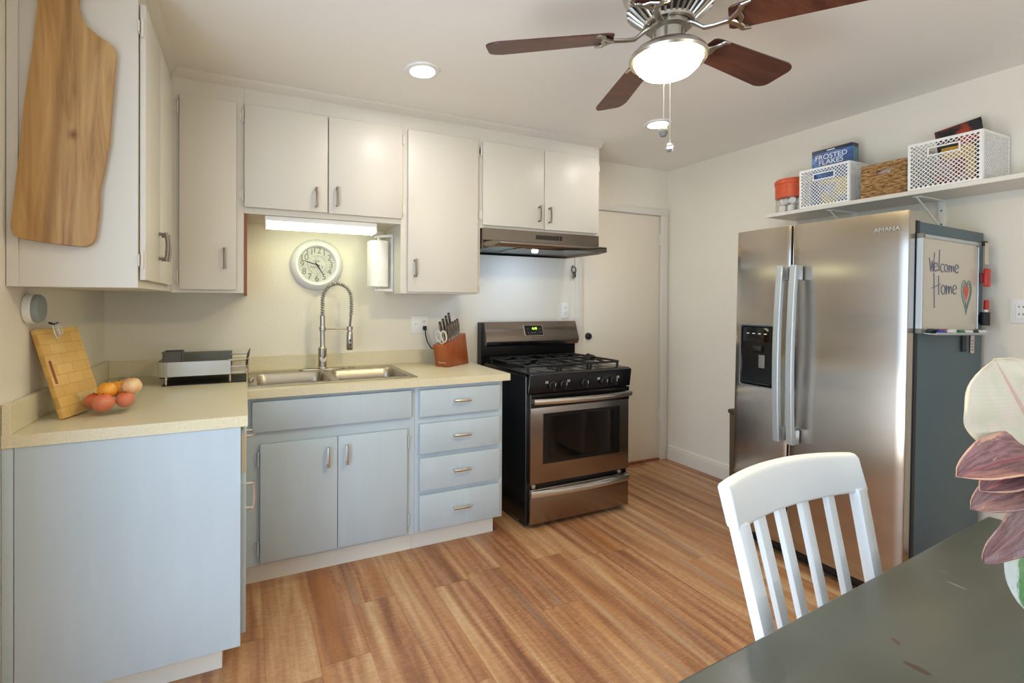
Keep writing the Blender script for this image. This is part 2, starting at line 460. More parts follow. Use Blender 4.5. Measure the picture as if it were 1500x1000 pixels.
b = MB()
for y in (-3.6, -2.68, -1.76): b.box(-.1, -.04, y, y+.04, .06, 2.10)
for z in (.01, 2.06): b.box(-.1, -.04, -3.6, -1.72, z, z+.04)
window_frame('door_2', b)
b = MB()
for x in (1.1, 2.28, 3.46): b.box(x, x+.04, YF-.1, YF-.04, .7, 2.15)
for z in (.7, 2.11): b.box(1.1, 3.5, YF-.1, YF-.04, z, z+.04)
window_frame('window_1', b)
# baseboard along the right wall
bprof = [(W, 0), (W-.016, 0), (W-.016, .092), (W-.012, .098), (W-.013, .106), (W-.006, .118), (W, .122)]
struct('baseboard_right', MB().prism(bprof, 'y', YF, -.02), 'trimwhite')
# back door
d = MB().box(DX0, DX1, .005, .045, .014, DZ, .002).build('door_1', 'doorwhite'); d['kind'] = 'structure'
for z in (1.05, .885):
    if z > 1:
        k = MB().lathe([(.0, -.022), (.012, -.022), (.024, -.014), (.027, 0), (.027, .005)], (3.083, .0, z), 'y', 24).build('deadbolt', 'blackmatte', d)
    else:
        k = MB().lathe([(0, -.06), (.02, -.058), (.028, -.045), (.026, -.03), (.012, -.022), (.012, -.01), (.03, -.006), (.032, .005)], (3.085, 0, z), 'y', 24).build('door_knob', 'blackmatte', d)
for z in (1.79, .33):
    h = MB(); h.cyl((DX1+.003, -.006, z), .007, .09, 'z', 12); h.box(DX1-.01, DX1+.014, -.003, .004, z, z+.09)
    h.build('hinge', 'trimwhite', d)
c = MB()
c.box(2.945, DX0-.004, -.016, 0, 0, DZ+.004, .003); c.box(DX1+.004, 3.9, -.016, 0, 0, DZ+.004, .003); c.box(2.945, 3.9, -.016, 0, DZ+.004, DZ+.062, .003)
struct('trim_1', c, 'trimwhite')
struct('trim_2', MB().box(DX0, DX1, -.01, .06, 0, .012, .003), 'brown')

# ------------------------------------------------------------------ cabinet pieces
def c_pull(parent, c, along, out, length=.1, mat='pull', proj=.028, rad=.0042):
    """C-shaped pull. c: centre on the face, along/out: unit vectors"""
    A, O = Vector(along), Vector(out); c = Vector(c)
    m = MB(); h = length/2
    bar = []
    for i in range(13):
        t = -1+2*i/12
        bar.append(c+A*t*h*1.08+O*(proj*(.80+.20*(1-t*t))))
    m.tube(bar, [rad*(1.25 if i in (0, 12) else 1.0) for i in range(13)], 10, flat=(1.5, .8) if abs(A.z) > .5 else (.8, 1.5))
    for sgn in (-1, 1):
        p = c+A*sgn*h*.94
        m.tube([p-O*.001, p+O*proj*.85], [rad*1.5, rad*1.1], 10)
    return m.build('handle', mat, parent)
def hinge(parent, c, out, side, mat='trimwhite'):
    """small face-mounted hinge; side: unit vector from the door's edge to the frame"""
    c, O, Sd = Vector(c), Vector(out), Vector(side)
    m = MB()
    up = Vector((0, 0, 1))
    m.tube([c-up*.027, c+up*.027], .0045, 8)
    m.tube([c-up*.030, c-up*.027], .0055, 8); m.tube([c+up*.027, c+up*.030], .0055, 8)
    a = c+Sd*.010-O*.004
    v = []
    for (s_, z_) in ((0, -.022), (.016, -.018), (.016, .018), (0, .022)):
        for o_ in (-.002, .001): v.append(c+Sd*s_+up*z_+O*(o_-.007))
    m.faces(v, [(0, 2, 4, 6), (1, 7, 5, 3), (0, 1, 3, 2), (2, 3, 5, 4), (4, 5, 7, 6), (6, 7, 1, 0)])
    return m.build('hinge', mat, parent)

# ------------------------------------------------------------------ upper cabinets
YU, YD = -.346, -.366          # face frame plane, door front plane
def upper_body(x0, x1, z0, z1=H-.002, y1=-.002):
    m = MB(); m.box(x0, x1, YU, y1, z0, z1); return m
def slab_door(parent, x0, x1, z0, z1, hx=None, hz=None, hinge_x=None, hs=0, name='door', mat='white', hl=.095, zoff=.06):
    d = MB().box(x0, x1, YD-.001, YU-.004, z0, z1, .0018, 2).build(name, mat, parent)
    MB().box(x0+.02, x1-.02, YU-.0045, YU-.0002, z0+.02, z1-.02).build('door_bumper', mat, d)
    if hx is not None: c_pull(d, (hx, YD-.001, hz), (0, 0, 1), (0, -1, 0), hl)
    if hinge_x is not None:
        for z in (z0+zoff, z1-zoff): hinge(d, (hinge_x, YD+.010, z), (0, -1, 0), (hs, 0, 0))
    return d
G = 'white painted upper cabinets'
# left-wall unit
t = thing('upper_cabinet', 'white two-door upper cabinet on the left wall, cutting board hung on its end', 'cabinet', (.168, -.56, 1.3576), group=G)
b = MB().box(.002, .335, -1.108, -.348, 1.3576, H-.002, .0015, 1).build('cabinet_body', 'white', t)
MB().box(.002, .03, -1.114, -1.1085, 1.3576, H-.002, .001, 1).build('scribe_strip', 'white', t)
for (y0, y1, hy, gy, sg) in ((-1.094, -.794, -.825, -1.098, -1), (-.788, -.455, -.757, -.450, 1)):
    d = MB().box(.3375, .355, y0, y1, 1.385, 2.300, .002).build('door', 'white', t)
    c_pull(d, (.355, hy, 1.525), (0, 0, 1), (1, 0, 0), .1, proj=.028)
    for z in (1.45, 2.22): hinge(d, (.345, gy, z), (1, 0, 0), (0, sg, 0))
# corner tall unit
t = thing('upper_cabinet', 'tall white single-door upper cabinet in the back left corner', 'cabinet', (.5, -.175, 1.354), group=G)
b = MB(); b.box(.3355, .6515, YU, -.002, 1.354, H-.002); b.build('cabinet_body', 'white', t)
slab_door(t, .372, .617, 1.370, 2.295, .567, 1.522, .3645, -1)
MB().box(.6515, .667, YU+.002, -.005, 1.342, 1.752, .001, 1).build('bare_wood_side', 'brown', t)['label'] = 'bare reddish brown wood side panel'
# pair above the sink
t = thing('upper_cabinet', 'white two-door upper cabinet above the sink, over the lit fluorescent light', 'cabinet', (1.06, -.175, 1.755), group=G)
upper_body(.652, 1.467, 1.755).build('cabinet_body', 'white', t)
slab_door(t, .654, 1.058, 1.785, 2.295, 1.000, 1.859, .647, -1)
slab_door(t, 1.064, 1.470, 1.783, 2.295, 1.106, 1.871, 1.477, 1)
# tall single right of the sink
t = thing('upper_cabinet', 'tall white single-door upper cabinet between the sink and the range hood', 'cabinet', (1.72, -.175, 1.36), group=G)
upper_body(1.4675, 1.9725, 1.36).build('cabinet_body', 'white', t)
slab_door(t, 1.505, 1.948, 1.370, 2.295, 1.546, 1.505, 1.956, 1)
# pair above the hood
t = thing('upper_cabinet', 'white two-door upper cabinet directly above the range hood', 'cabinet', (2.43, -.175, 1.768), group=G)
upper_body(1.973, 2.888, 1.768).build('cabinet_body', 'white', t)
slab_door(t, 1.983, 2.424, 1.785, 2.295, 2.384, 1.878, 1.977, -1)
slab_door(t, 2.429, 2.866, 1.783, 2.295, 2.462, 1.875, 2.874, 1)
# crown along the top of the cabinets
cp = [(0, H), (-.030, H), (-.028, H-.008), (-.018, H-.018), (-.008, H-.030), (0, H-.036)]
c = MB()
c.prism([(YU+p[0], p[1]) for p in cp], 'x', .335, 2.905)
c.prism([(.335-p[0], p[1]) for p in cp], 'y', -1.11, YU)
struct('trim_3', c, 'white')

# ------------------------------------------------------------------ base cabinets
YB, YBD = -.612, -.6315
ZT = .876
def base_door(parent, name, x0, x1, z0, z1, mat='blue'):
    return MB().box(x0, x1, YBD, YB-.0005, z0, z1, .0028).build(name, mat, parent)
GB = 'blue grey base cabinets'
t = thing('base_cabinet', 'blue grey double-door base cabinet under the sink', 'cabinet', (1.06, -.31, 0), group=GB)
b = MB(); b.box(.004, 1.465, YB, YB+.02, .105, ZT, .001, 1); b.box(.004, 1.465, YB+.02, -.002, .105, ZT-.24)
b.build('cabinet_body', 'blue', t)
MB().box(.30, 1.465, -.556, -.53, 0, .105, .001, 1).build('kick_board', 'kick', t)
base_door(t, 'false_drawer_front', .688, 1.443, .718, .857)
d = base_door(t, 'door', .722, 1.068, .121, .661)
c_pull(d, (1.023, YBD, .572), (0, 0, 1), (0, -1, 0), .088, mat='pull_bright')
for z in (.19, .595): hinge(d, (.714, YBD+.008, z), (0, -1, 0), (-1, 0, 0), 'blue')
d = base_door(t, 'door', 1.0705, 1.420, .121, .661)
c_pull(d, (1.111, YBD, .574), (0, 0, 1), (0, -1, 0), .088, mat='pull_bright')
for z in (.19, .595): hinge(d, (1.428, YBD+.008, z), (0, -1, 0), (1, 0, 0), 'blue')
t = thing('base_cabinet', 'blue grey four-drawer base cabinet beside the stove', 'cabinet', (1.72, -.31, 0), group=GB)
b = MB(); b.box(1.466, 1.985, YB, -.002, .105, ZT, .0015, 1); b.build('cabinet_body', 'blue', t)
MB().box(1.466, 1.958, -.556, -.002, 0, .105, .001, 1).build('kick_board', 'kick', t)
for z0, z1 in ((.714, .853), (.521, .677), (.326, .497), (.117, .303)):
    d = base_door(t, 'drawer', 1.488, 1.960, z0, z1)
    c_pull(d, (1.725, YBD, (z0+z1)/2+.003), (1, 0, 0), (0, -1, 0), .09, proj=.024, mat='pull_bright')
t = thing('base_cabinet', 'blue grey base cabinet on the left with a wide plain end panel', 'cabinet', (.32, -.6, 0), group=GB)
b = MB(); b.box(.002, .644, -1.125, -.6135, .105, ZT, .001, 1); b.build('cabinet_body', 'blue', t)
MB().box(.03, .646, -1.142, -1.1255, .105, ZT, .0015, 1).build('end_panel', 'blue', t)
MB().box(.001, .0285, -1.144, -1.1255, .0, ZT, .003, 2).build('scribe_strip', 'blue', t)
MB().box(.03, .586, -1.074, -.614, 0, .105, .001, 1).build('kick_board', 'kick', t)
d = MB().box(.645, .663, -1.105, -.70, .125, .665, .004).build('door', 'blue', t)
c_pull(d, (.663, -1.06, .60), (0, 0, 1), (1, 0, 0), .095, proj=.03, mat='pull_bright')
d = MB().box(.6455, .664, -1.105, -.70, .700, .857, .004).build('drawer', 'blue', t)
MB().box(.648, .6635, -1.1065, -1.1045, .702, .840).build('bare_edge', plain('bare_edge_wood', (206, 192, 166), .6), d)['label'] = 'pale unpainted drawer edge'
c_pull(d, (.664, -.9, .79), (0, 1, 0), (1, 0, 0), .09, proj=.03, mat='pull_bright')

# ------------------------------------------------------------------ countertop (L shape with sink cutout) and splash
YC, ZC, XP, YP = -.651, .914, .668, -1.146
SX0, SX1, SY0, SY1 = .69, 1.475, -.565, -.10       # cutout
t = thing('countertop', 'beige laminate countertop running along two walls, with a low backsplash', 'countertop', (.9, -.4, ZT))
b = MB()
b.box(.002, SX0, YC, -.002, ZT+.0005, ZC); b.box(SX1, 2.015, YC, -.002, ZT+.0005, ZC); b.box(SX0, SX1, YC, SY0, ZT+.0005, ZC); b.box(SX0, SX1, SY1, -.002, ZT+.0005, ZC)
b.box(.002, XP, YP, YC, ZT+.0005, ZC)
b.build('worktop', 'counter', t)
b = MB(); b.box(.022, 2.015, -.022, -.002, ZC, 1.0, .002, 1); b.box(.002, .022, -1.128, -.002, ZC, 1.004, .002, 1)
b.build('backsplash', 'counter', t)
MB().box(.002, .0235, YP, -1.128, ZC-.002, 1.008, .002, 1).build('splash_end_cap', 'counter', t)

# ------------------------------------------------------------------ sink
t = thing('kitchen_sink', 'stainless steel double bowl drop-in sink', 'sink', (1.08, -.33, ZC))
b = MB()
rx0, rx1, ry0, ry1 = .672, 1.492, -.585, -.085
BW = [(.712, 1.052), (1.094, 1.452)]; by0, by1 = -.535, -.205
zr = ZC+.006
b.box(rx0, rx1, ry0, by0, ZC+.0005, zr, .002, 2); b.box(rx0, rx1, by1, ry1, ZC+.0005, zr, .002, 2)
b.box(rx0, BW[0][0], by0-.002, by1+.002, ZC+.0005, zr, .002, 2); b.box(BW[0][1], BW[1][0], by0-.002, by1+.002, ZC-.004, zr, .002, 2); b.box(BW[1][1], rx1, by0-.002, by1+.002, ZC+.0005, zr, .002, 2)
b.build('rim', 'sink_steel', t)
for x0, x1 in BW:
    n = 32
    def rr(x0, x1, y0, y1, r):
        pts = []
        for (cx, cy, a0) in ((x1-r, y1-r, 0), (x0+r, y1-r, 90), (x0+r, y0+r, 180), (x1-r, y0+r, 270)):
            for k in range(8): a = R(a0+90*k/7); pts.append((cx+r*cos(a), cy+r*sin(a)))
        return pts
    rings = [[(p[0], p[1], z) for p in rr(x0-.004+i, x1+.004-i, by0-.004+i, by1+.004-i, max(.02, r))] for (i, z, r) in
             ((0, zr+.0005, .05), (.004, zr-.004, .05), (.008, .86, .05), (.012, .76, .05), (.02, .738, .05), (.045, .73, .03))]
    v = [p for r_ in rings for p in r_]; N = 32
    f = [(q*N+i, q*N+(i+1) % N, (q+1)*N+(i+1) % N, (q+1)*N+i) for q in range(len(rings)-1) for i in range(N)]
    f.append(tuple((len(rings)-1)*N+i for i in range(N)))
    m = MB().faces(v, f)
    bowl = m.build('basin', 'sink_steel', t, smooth=60)
    MB().lathe([(0, .004), (.015, .003), (.03, .004), (.042, .006), (.045, .002), (.045, 0)], ((x0+x1)/2, (by0+by1)/2, .7305), 'z', 24).build('drain', 'chrome', bowl)
MB().lathe([(.022, 0), (.022, .003), (.018, .006), (0, .007)], (1.235, -.12, zr), 'z', 20).build('hole_cover', 'sink_steel', t)
MB().cyl((.686, -.42, zr), .012, .018, 'z', 16, .003).build('air_gap_stub', 'sink_steel', t)

# ------------------------------------------------------------------ faucet
fx, fy = 1.066, -.135
t = thing('kitchen_faucet', 'tall spring-neck pull-down faucet in brushed nickel behind the sink', 'faucet', (fx, fy, zr))
m = MB(); pts = []
for k in range(24): a = 2*PI*k/24; pts.append((fx+(.13 if cos(a) > 0 else .13)*cos(a)*1.0, fy+.03*sin(a)))
m.prism(pts, 'z', zr, zr+.006, .0015, 1); m.build('base_plate', 'nickel', t)
m = MB(); m.lathe([(.030, 0), (.030, .006), (.025, .012), (.024, .118), (.017, .124), (.0145, .13), (.0145, .305)], (fx, fy, zr+.006), 'z', 24)
m.build('body', 'nickel', t)
m = MB(); m.lathe([(0, -.044), (.018, -.044), (.020, -.040), (.020, -.020), (.016, -.018)], (fx, fy, zr+.065), 'y', 20)
m.tube([(fx, fy-.036, zr+.07), (fx+.004, fy-.062, zr+.085), (fx+.006, fy-.075, zr+.125)], [.006, .006, .005], 10)
m.build('lever', 'nickel', t)
hx = 1.232       # outlet x
arc = [(fx, fy, zr+.30), (fx, fy, zr+.40)]
rad = (hx-fx)/2
for k in range(1, 20):
    a = PI-PI*k/20; arc.append((fx+rad+rad*cos(a), fy, zr+.40+rad*1.15*sin(a)))
arc += [(hx, fy, zr+.36), (hx-.004, fy, zr+.30), (hx-.010, fy, zr+.235)]
MB().tube(arc, .0065, 10).build('hose', 'greyplastic', t)
# coil
L = [0]; V = [Vector(p) for p in arc]
for i in range(1, len(V)): L.append(L[-1]+(V[i]-V[i-1]).length)
def at_len(s):
    for i in range(1, len(L)):
        if s <= L[i]:
            u = (s-L[i-1])/(L[i]-L[i-1]); return V[i-1].lerp(V[i], u), (V[i]-V[i-1]).normalized()
    return V[-1], (V[-1]-V[-2]).normalized()
helix = []; turns = 34; s_end = L[-1]*.86
for k in range(turns*10):
    p, tg = at_len(s_end*k/(turns*10-1)); n1 = Vector((0, 1, 0)); n2 = tg.cross(n1).normalized(); a = 2*PI*k/10
    helix.append(p+n1*cos(a)*.0115+n2*sin(a)*.0115)
MB().tube(helix, .0022, 5).build('spring', 'nickel', t, smooth=60)
m = MB(); m.tube([(fx, fy, zr+.235), (hx-.01, fy, zr+.235)], .0055, 10); m.cyl((fx, fy, zr+.222), .019, .026, 'z', 20, .003)
m.lathe([(.012, 0), (.018, 0), (.018, .022), (.012, .022)], (hx-.01, fy, zr+.224), 'z', 20, close=True); m.build('support_arm', 'nickel', t)
m = MB(); m.lathe([(.012, .115), (.016, .105), (.019, .09), (.019, .005), (.016, 0), (0, 0)], (hx-.01, fy, zr+.107), 'z', 24)
sh = m.build('spray_head', 'nickel', t)
for z in (.14, .165): MB().cyl((hx-.01, fy-.021, zr+z), .006, .004, 'y', 12).build('spray_button', 'blackmatte', sh)

# ------------------------------------------------------------------ lights of the room
t = thing('fluorescent_light', 'lit white fluorescent fixture under the cabinet above the sink', 'light', (1.04, -.26, 1.755))
MB().box(.75, 1.335, -.33, -.20, 1.728, 1.7545, .003).build('housing', 'plastic', t)
m = MB(); m.prism([(-.325, 1.7275), (-.205, 1.7275), (-.212, 1.705), (-.23, 1.698), (-.31, 1.698), (-.322, 1.706)], 'x', .758, 1.327); m.build('lens', 'tube', t)
for x0, x1 in ((.75, .758), (1.327, 1.335)): MB().box(x0, x1, -.33, -.2, 1.695, 1.728, .002, 1).build('end_cap', 'plastic', t)
for k, (x, y, lab) in enumerate(((1.426, -.826, 'lit recessed ceiling light above the counter, left of the ceiling fan'), (2.977, -.779, 'lit recessed ceiling light near the door, seen behind the fan pull chains'))):
    t = thing('recessed_light', lab, 'light', (x, y, H), group='recessed ceiling lights')
    MB().lathe([(.056, -.006), (.060, -.010), (.080, -.008), (.084, -.0005), (.056, -.0005)], (x, y, H), 'z', 40, close=True).build('trim_ring', 'plastic', t)
    MB().lathe([(0, -.0045), (.030, -.0045), (.0555, -.003), (.0555, -.001), (0, -.001)], (x, y, H), 'z', 32).build('lens', 'can', t)

# ------------------------------------------------------------------ wall clock
ck = (1.05, 0, 1.532)
t = thing('wall_clock', 'round white wall clock with large numerals above the sink', 'clock', (ck[0], -.001, ck[2]))
MB().lathe([(.107, -.030), (.112, -.040), (.122, -.043), (.136, -.036), (.150, -.018), (.153, -.001), (.1, -.001)], ck, 'y', 56, close=True).build('frame', plain('clock_frame_white', (226, 228, 230), .4, 0, .01), t)
def clock_mat():
    q = NT('clock_paper'); f = q.noise(q.coord(), 30, 4)
    q.set(color=q.ramp(f, [(.35, s2l((186, 184, 176))), (.7, s2l((206, 204, 196)))]), rough=.6); return q.m
face = MB().lathe([(0, -.012), (.108, -.012), (.108, -.002), (0, -.002)], ck, 'y', 48).build('dial', clock_mat(), t)
m = MB()
for h in range(1, 13):
    a = PI/2-2*PI*h/12
    m.text(str(h), .052, frameXZ((ck[0]+.084*cos(a), -.0125, ck[2]+.084*sin(a))))
m.text('FAMILY', .024, frameXZ((ck[0], -.0125, ck[2]-.016)))
m.text('the', .024, frameXZ((ck[0], -.0125, ck[2]+.022)))
m.lathe([(.053, -.0132), (.0545, -.0132), (.0545, -.012), (.053, -.012)], ck, 'y', 48, close=True)
m.build('numerals', M['greyplastic'], face)
m = MB()
for a, l in ((R(90-20.5*5*1.0-45), .07),): pass
def hand(deg, l, wd):
    a = R(90-deg); d = Vector((cos(a), 0, sin(a))); n = Vector((-sin(a), 0, cos(a))); o = Vector((ck[0], -.015, ck[2]))
    m.tube([o-d*.016, o+d*l*.6, o+d*l], [wd, wd*.8, wd*.3], 6)
hand(147, .072, .0028); hand(287, .098, .0024); m.cyl((ck[0], -.018, ck[2]), .005, .006, 'y', 12)
m.build('hands', 'blackmatte', t)

# ------------------------------------------------------------------ paper towel holder
py_ = -.17; pxc = 1.385
t = thing('paper_towel_holder', 'white plastic paper towel holder on the side of the tall cabinet', 'paper towel holder', (1.46, py_, 1.372))
m = MB(); m.box(1.456, 1.4665, py_-.032, py_+.032, 1.372, 1.715, .004)
m.prism([(1.46, 1.715), (1.46, 1.697), (pxc-.02, 1.690), (pxc-.02, 1.704)], 'y', py_-.03, py_+.03, .003); m.prism([(1.46, 1.39), (1.46, 1.372), (pxc-.03, 1.376), (pxc-.03, 1.386)], 'y', py_-.03, py_+.03, .003)
m.build('bracket', 'plastic', t)
MB().cyl((pxc, py_, 1.386), .012, .306, 'z', 14).build('spindle', 'plastic', t)
m = MB(); m.lathe([(.021, 0), (.058, 0), (.058, .270), (.021, .270)], (pxc, py_, 1.402), 'z', 40, close=True)
m.box(pxc-.059, pxc-.0572, py_-.02, py_+.04, 1.404, 1.67)
o = m.build('paper_towel_roll', plain('paper_towel', (240, 238, 232), .9, 0, .02, 60)); tag(recenter(o), 'white paper towel roll on the holder beside the clock', 'paper towel')

# ------------------------------------------------------------------ wall plates
def outlet_plate(name, label, x0, x1, z0, z1, y=0, toggle=True, duplex=True):
    t = thing(name, label, 'outlet', ((x0+x1)/2, y-.003, z0))
    MB().box(x0, x1, y-.006, y-.0005, z0, z1, .002).build('plate', 'plastic', t)
    return t
t = outlet_plate('outlet_plate', 'white double wall plate with switch and outlet behind the knife block', 1.645, 1.764, 1.104, 1.220)
m = MB(); m.box(1.671, 1.681, -.008, -.005, 1.15, 1.174); m.prism([(-.006, 1.158), (-.006, 1.170), (-.016, 1.174), (-.016, 1.168)], 'x', 1.673, 1.679); m.build('switch', 'plastic', t)
def duplex(t, x, zc, y=0):
    for dz in (.02, -.02):
        r_ = MB().cyl((x, y-.009, zc+dz), .0165, .004, 'y', 24).build('receptacle', 'plastic', t)
        m = MB()
        for sx in (-.0065, .0065): m.box(x+sx-.0013, x+sx+.0013, y-.0098, y-.0085, zc+dz-.002, zc+dz+.008)
        m.cyl((x, y-.0098, zc+dz-.008), .0024, .0013, 'y', 10); m.build('slots', 'blackmatte', r_)
duplex(t, 1.733, 1.162)
t = outlet_plate('outlet_plate', 'white single outlet on the wall above the right end of the stove', 2.828, 2.897, 1.191, 1.309)
duplex(t, 2.8625, 1.25)
# right wall outlet
t = thing('outlet_plate', 'white outlet plate on the right wall beside the refrigerator', 'outlet', (W-.003, -2.03, 1.226))
MB().box(W-.006, W-.0005, -2.06, -1.99, 1.226, 1.337, .002).build('plate', 'plastic', t)
r_ = MB().box(W-.009, W-.005, -2.043, -2.008, 1.248, 1.315, .0015, 1).build('receptacle', 'plastic', t)
m = MB()
for zc in (1.264, 1.298):
    for sy in (-.0065, .0065): m.box(W-.0098, W-.0085, -2.0255+sy-.0013, -2.0255+sy+.0013, zc, zc+.009)
m.build('slots', 'blackmatte', r_)
# plug and cord behind the knife block
m = MB(); m.box(1.722, 1.744, -.034, -.0095, 1.126, 1.154, .004); m.tube([(1.733, -.03, 1.13), (1.735, -.036, 1.09), (1.745, -.04, 1.05), (1.77, -.045, 1.01), (1.85, -.045, .99), (1.95, -.045, 1.0), (2.0, -.045, .985), (2.025, -.045, .95), (2.03, -.045, .9)], .0042, 8)
o = m.build('power_cord', 'cordblack'); tag(recenter(o), 'black power cord plugged in behind the knife block', 'cord')

# ------------------------------------------------------------------ keys on the casing hook
t = thing('key_ring', 'small bunch of keys hanging on a hook by the door casing', 'keys', (2.925, -.02, 1.5))
m = MB(); m.cyl((2.926, -.012, 1.584), .008, .0115, 'y', 12); m.tube([(2.926, -.012, 1.584), (2.926, -.026, 1.576), (2.926, -.028, 1.586)], .002, 6); m.build('hook', 'nickel', t)
m = MB(); m.tube([(2.926+.02*cos(a*PI/8), -.022, 1.556+.024*sin(a*PI/8)) for a in range(16)], .0035, 6, closed=True); m.build('strap', 'cordblack', t)
m = MB(); m.box(2.912, 2.932, -.021, -.018, 1.49, 1.54, .002); m.cyl((2.926, -.024, 1.53), .012, .003, 'y', 14); m.build('key', 'nickel', t)
m = MB(); m.box(2.934, 2.944, -.024, -.02, 1.5, 1.545, .002); m.build('fob', 'cordblack', t)

# ------------------------------------------------------------------ range hood
t = thing('range_hood', 'stainless under-cabinet range hood above the stove', 'range hood', (2.43, -.25, 1.64))
hx0, hx1 = 1.979, 2.868
m = MB(); m.box(hx0, hx1, -.372, -.004, 1.69, 1.766, .002, 1); m.build('fascia', 'hood_steel', t)
# flared lip with angled corners and open underside
zt, zl, zb = 1.694, 1.672, 1.640
top = [(hx0, -.004), (hx1, -.004), (hx1, -.375), (hx0, -.375)]
lip = [(hx0, -.004), (hx1, -.004), (hx1, -.375), (2.822, -.502), (2.03, -.502), (hx0, -.375)]
v = [(x, y, zt) for x, y in ((hx0, -.004), (hx1, -.004), (hx1, -.373), (2.86, -.3745), (1.987, -.3745), (hx0, -.373))]+[(x, y, zl) for x, y in lip]+[(x, y, zb) for x, y in lip]
f = []
for q in (0, 6):
    for i in range(6): f.append((q+i, q+(i+1) % 6, q+6+(i+1) % 6, q+6+i))
m = MB().faces(v, f); m.build('canopy', 'hood_steel', t, solidify=.002, smooth=20)
m = MB(); m.prism([(x*1.0, y) for x, y in ((hx0+.006, -.01), (hx1-.006, -.01), (hx1-.006, -.372), (2.818, -.494), (2.034, -.494), (hx0+.006, -.372))], 'z', 1.654, 1.658); m.build('underside_pan', plain('hood_pan', (92, 108, 112), .35, .8), t)
m = MB(); m.box(2.22, 2.56, -.40, -.14, 1.648, 1.6535, .002, 1); flt = m.build('filter', plain('hood_filter', (120, 118, 112), .4, .9, .3, 500), t)
MB().tube([(2.25, -.43, 1.651), (2.2, -.25, 1.651)], .003, 6).build('latch_wire', 'chrome', t)
MB().lathe([(.02, 0), (.02, -.012), (.014, -.018), (0, -.02)], (2.36, -.36, 1.648), 'z', 16).build('lamp', 'hoodlamp', t)
m = MB(); m.box(2.36, 2.52, -.3735, -.3715, 1.716, 1.744, .0005, 1); m.build('label_strip', plain('hood_label', (58, 52, 46), .4, .3), t)
for x in (2.52, 2.545): MB().box(x, x+.018, -.376, -.3715, 1.716, 1.745, .002, 1).build('rocker_switch', 'blackmatte', t)
area_light('hood_lamp_light', (2.36, -.33, 1.625), (.05, .35, -1), .30, .10, 1.45, (0.45, 0.67, 1.0))

# ------------------------------------------------------------------ stove
sx0, sx1 = 2.137, 2.890
t = thing('gas_range', 'stainless and black freestanding gas stove with five burners', 'stove', ((sx0+sx1)/2, -.33, 0))
m = MB(); m.box(sx0, sx1, -.618, -.03, .028, .885, .003, 1); m.box(sx0, sx1, -.640, -.03, .885, .905, .004, 2)
m.build('body', 'black', t)
for x, y in ((sx0+.04, -.56), (sx1-.04, -.56), (sx0+.04, -.1), (sx1-.04, -.1)): MB().cyl((x, y, 0), .018, .028, 'z', 12).build('foot', 'blackmatte', t)
m = MB(); m.box(sx0+.015, sx1-.015, -.55, -.52, .004, .03); m.build('toe_panel', 'blackmatte', t)
# sloped control panel
m = MB(); m.prism([(-.620, .905), (-.652, .899), (-.660, .893), (-.645, .788), (-.620, .788)], 'x', sx0, sx1, .002, 1)
cpn = m.build('control_panel', 'black', t)
for x in (2.292, 2.371, 2.525, 2.671, 2.746):
    mt = Matrix.Translation((x, -.652, .832)) @ Matrix.Rotation(R(8), 4, 'X')
    m = MB(); m.lathe([(.024, .0), (.024, -.010), (.020, -.014), (0, -.014)], (0, 0, 0), 'y', 24, mat=mt); m.box(-.006, .006, -.036, -.012, -.022, .022, .003, 2, mat=mt)
    k = m.build('knob', 'blackmatte', cpn)
    MB().box(-.001, .001, -.0368, -.0355, .004, .02, mat=mt).build('pointer', 'plastic', k)
m = MB()
for x in (2.255, 2.408, 2.632, 2.782):
    mt = Matrix.Translation((x, -.6565, .848)) @ Matrix.Rotation(R(8), 4, 'X')
    for q in range(2): m.box(-.010, .010, -.0006, .0004, q*.008-.004, q*.008-.001, mat=mt)
m.build('marking', 'plastic', cpn)
# oven door
m = MB(); m.box(sx0+.018, sx1-.003, -.640, -.6185, .262, .781, .004)
od = m.build('oven_door', 'stove_steel', t)
MB().box(sx0+.018, sx1-.003, -.6425, -.6398, .702, .7815, .001, 1).build('top_band', 'black', od)
MB().box(2.240, 2.812, -.6425, -.6395, .372, .666, .001, 1).build('window_frame', 'black', od)
MB().box(2.285, 2.770, -.6432, -.6422, .395, .645).build('window', 'dark_glass', od)
m = MB(); hp = []
for i in range(17):
    u = -1+2*i/16; hp.append((sx0+.024+(u+1)/2*(sx1-sx0-.034), -.668-.030*(1-u*u), .744))
m.tube(hp, .0165, 12, flat=(.62, 1.0)); 
for u in (0, 16): m.box(hp[u][0]-.0, hp[u][0]+(.02 if u == 0 else -.02)+.0001*(u == 0), -.672, -.6415, .732, .756)
m.build('handle', 'bar_steel', od)
# drawer
m = MB(); m.box(sx0+.018, sx1-.003, -.640, -.6185, .030, .232, .004); dr = m.build('drawer', 'stove_steel', t)
m = MB(); pr_ = []
v = []; f = []
for i in range(21):
    u = -1+2*i/20; x = sx0+.02+(u+1)/2*(sx1-sx0-.026); pz = .205-.000*(1-u*u); out = .012+.022*(1-u*u)
    for (dy, dz) in ((0, .022), (-out*.7, .019), (-out, .006), (-out*.9, -.016), (-out*.4, -.020), (0, -.016)): v.append((x, -.639+dy, pz+dz))
for i in range(20):
    for k in range(5): f.append((i*6+k, (i+1)*6+k, (i+1)*6+k+1, i*6+k+1))
f.append(tuple(range(6))); f.append(tuple(20*6+k for k in range(5, -1, -1)))
m.faces(v, f); m.build('handle', 'bar_steel', dr, smooth=50)
for x in (sx0+.045, sx1-.07): MB().box(x-.012, x+.012, -.636, -.619, .2365, .2575, .003).build('door_hinge', 'bar_steel', od)
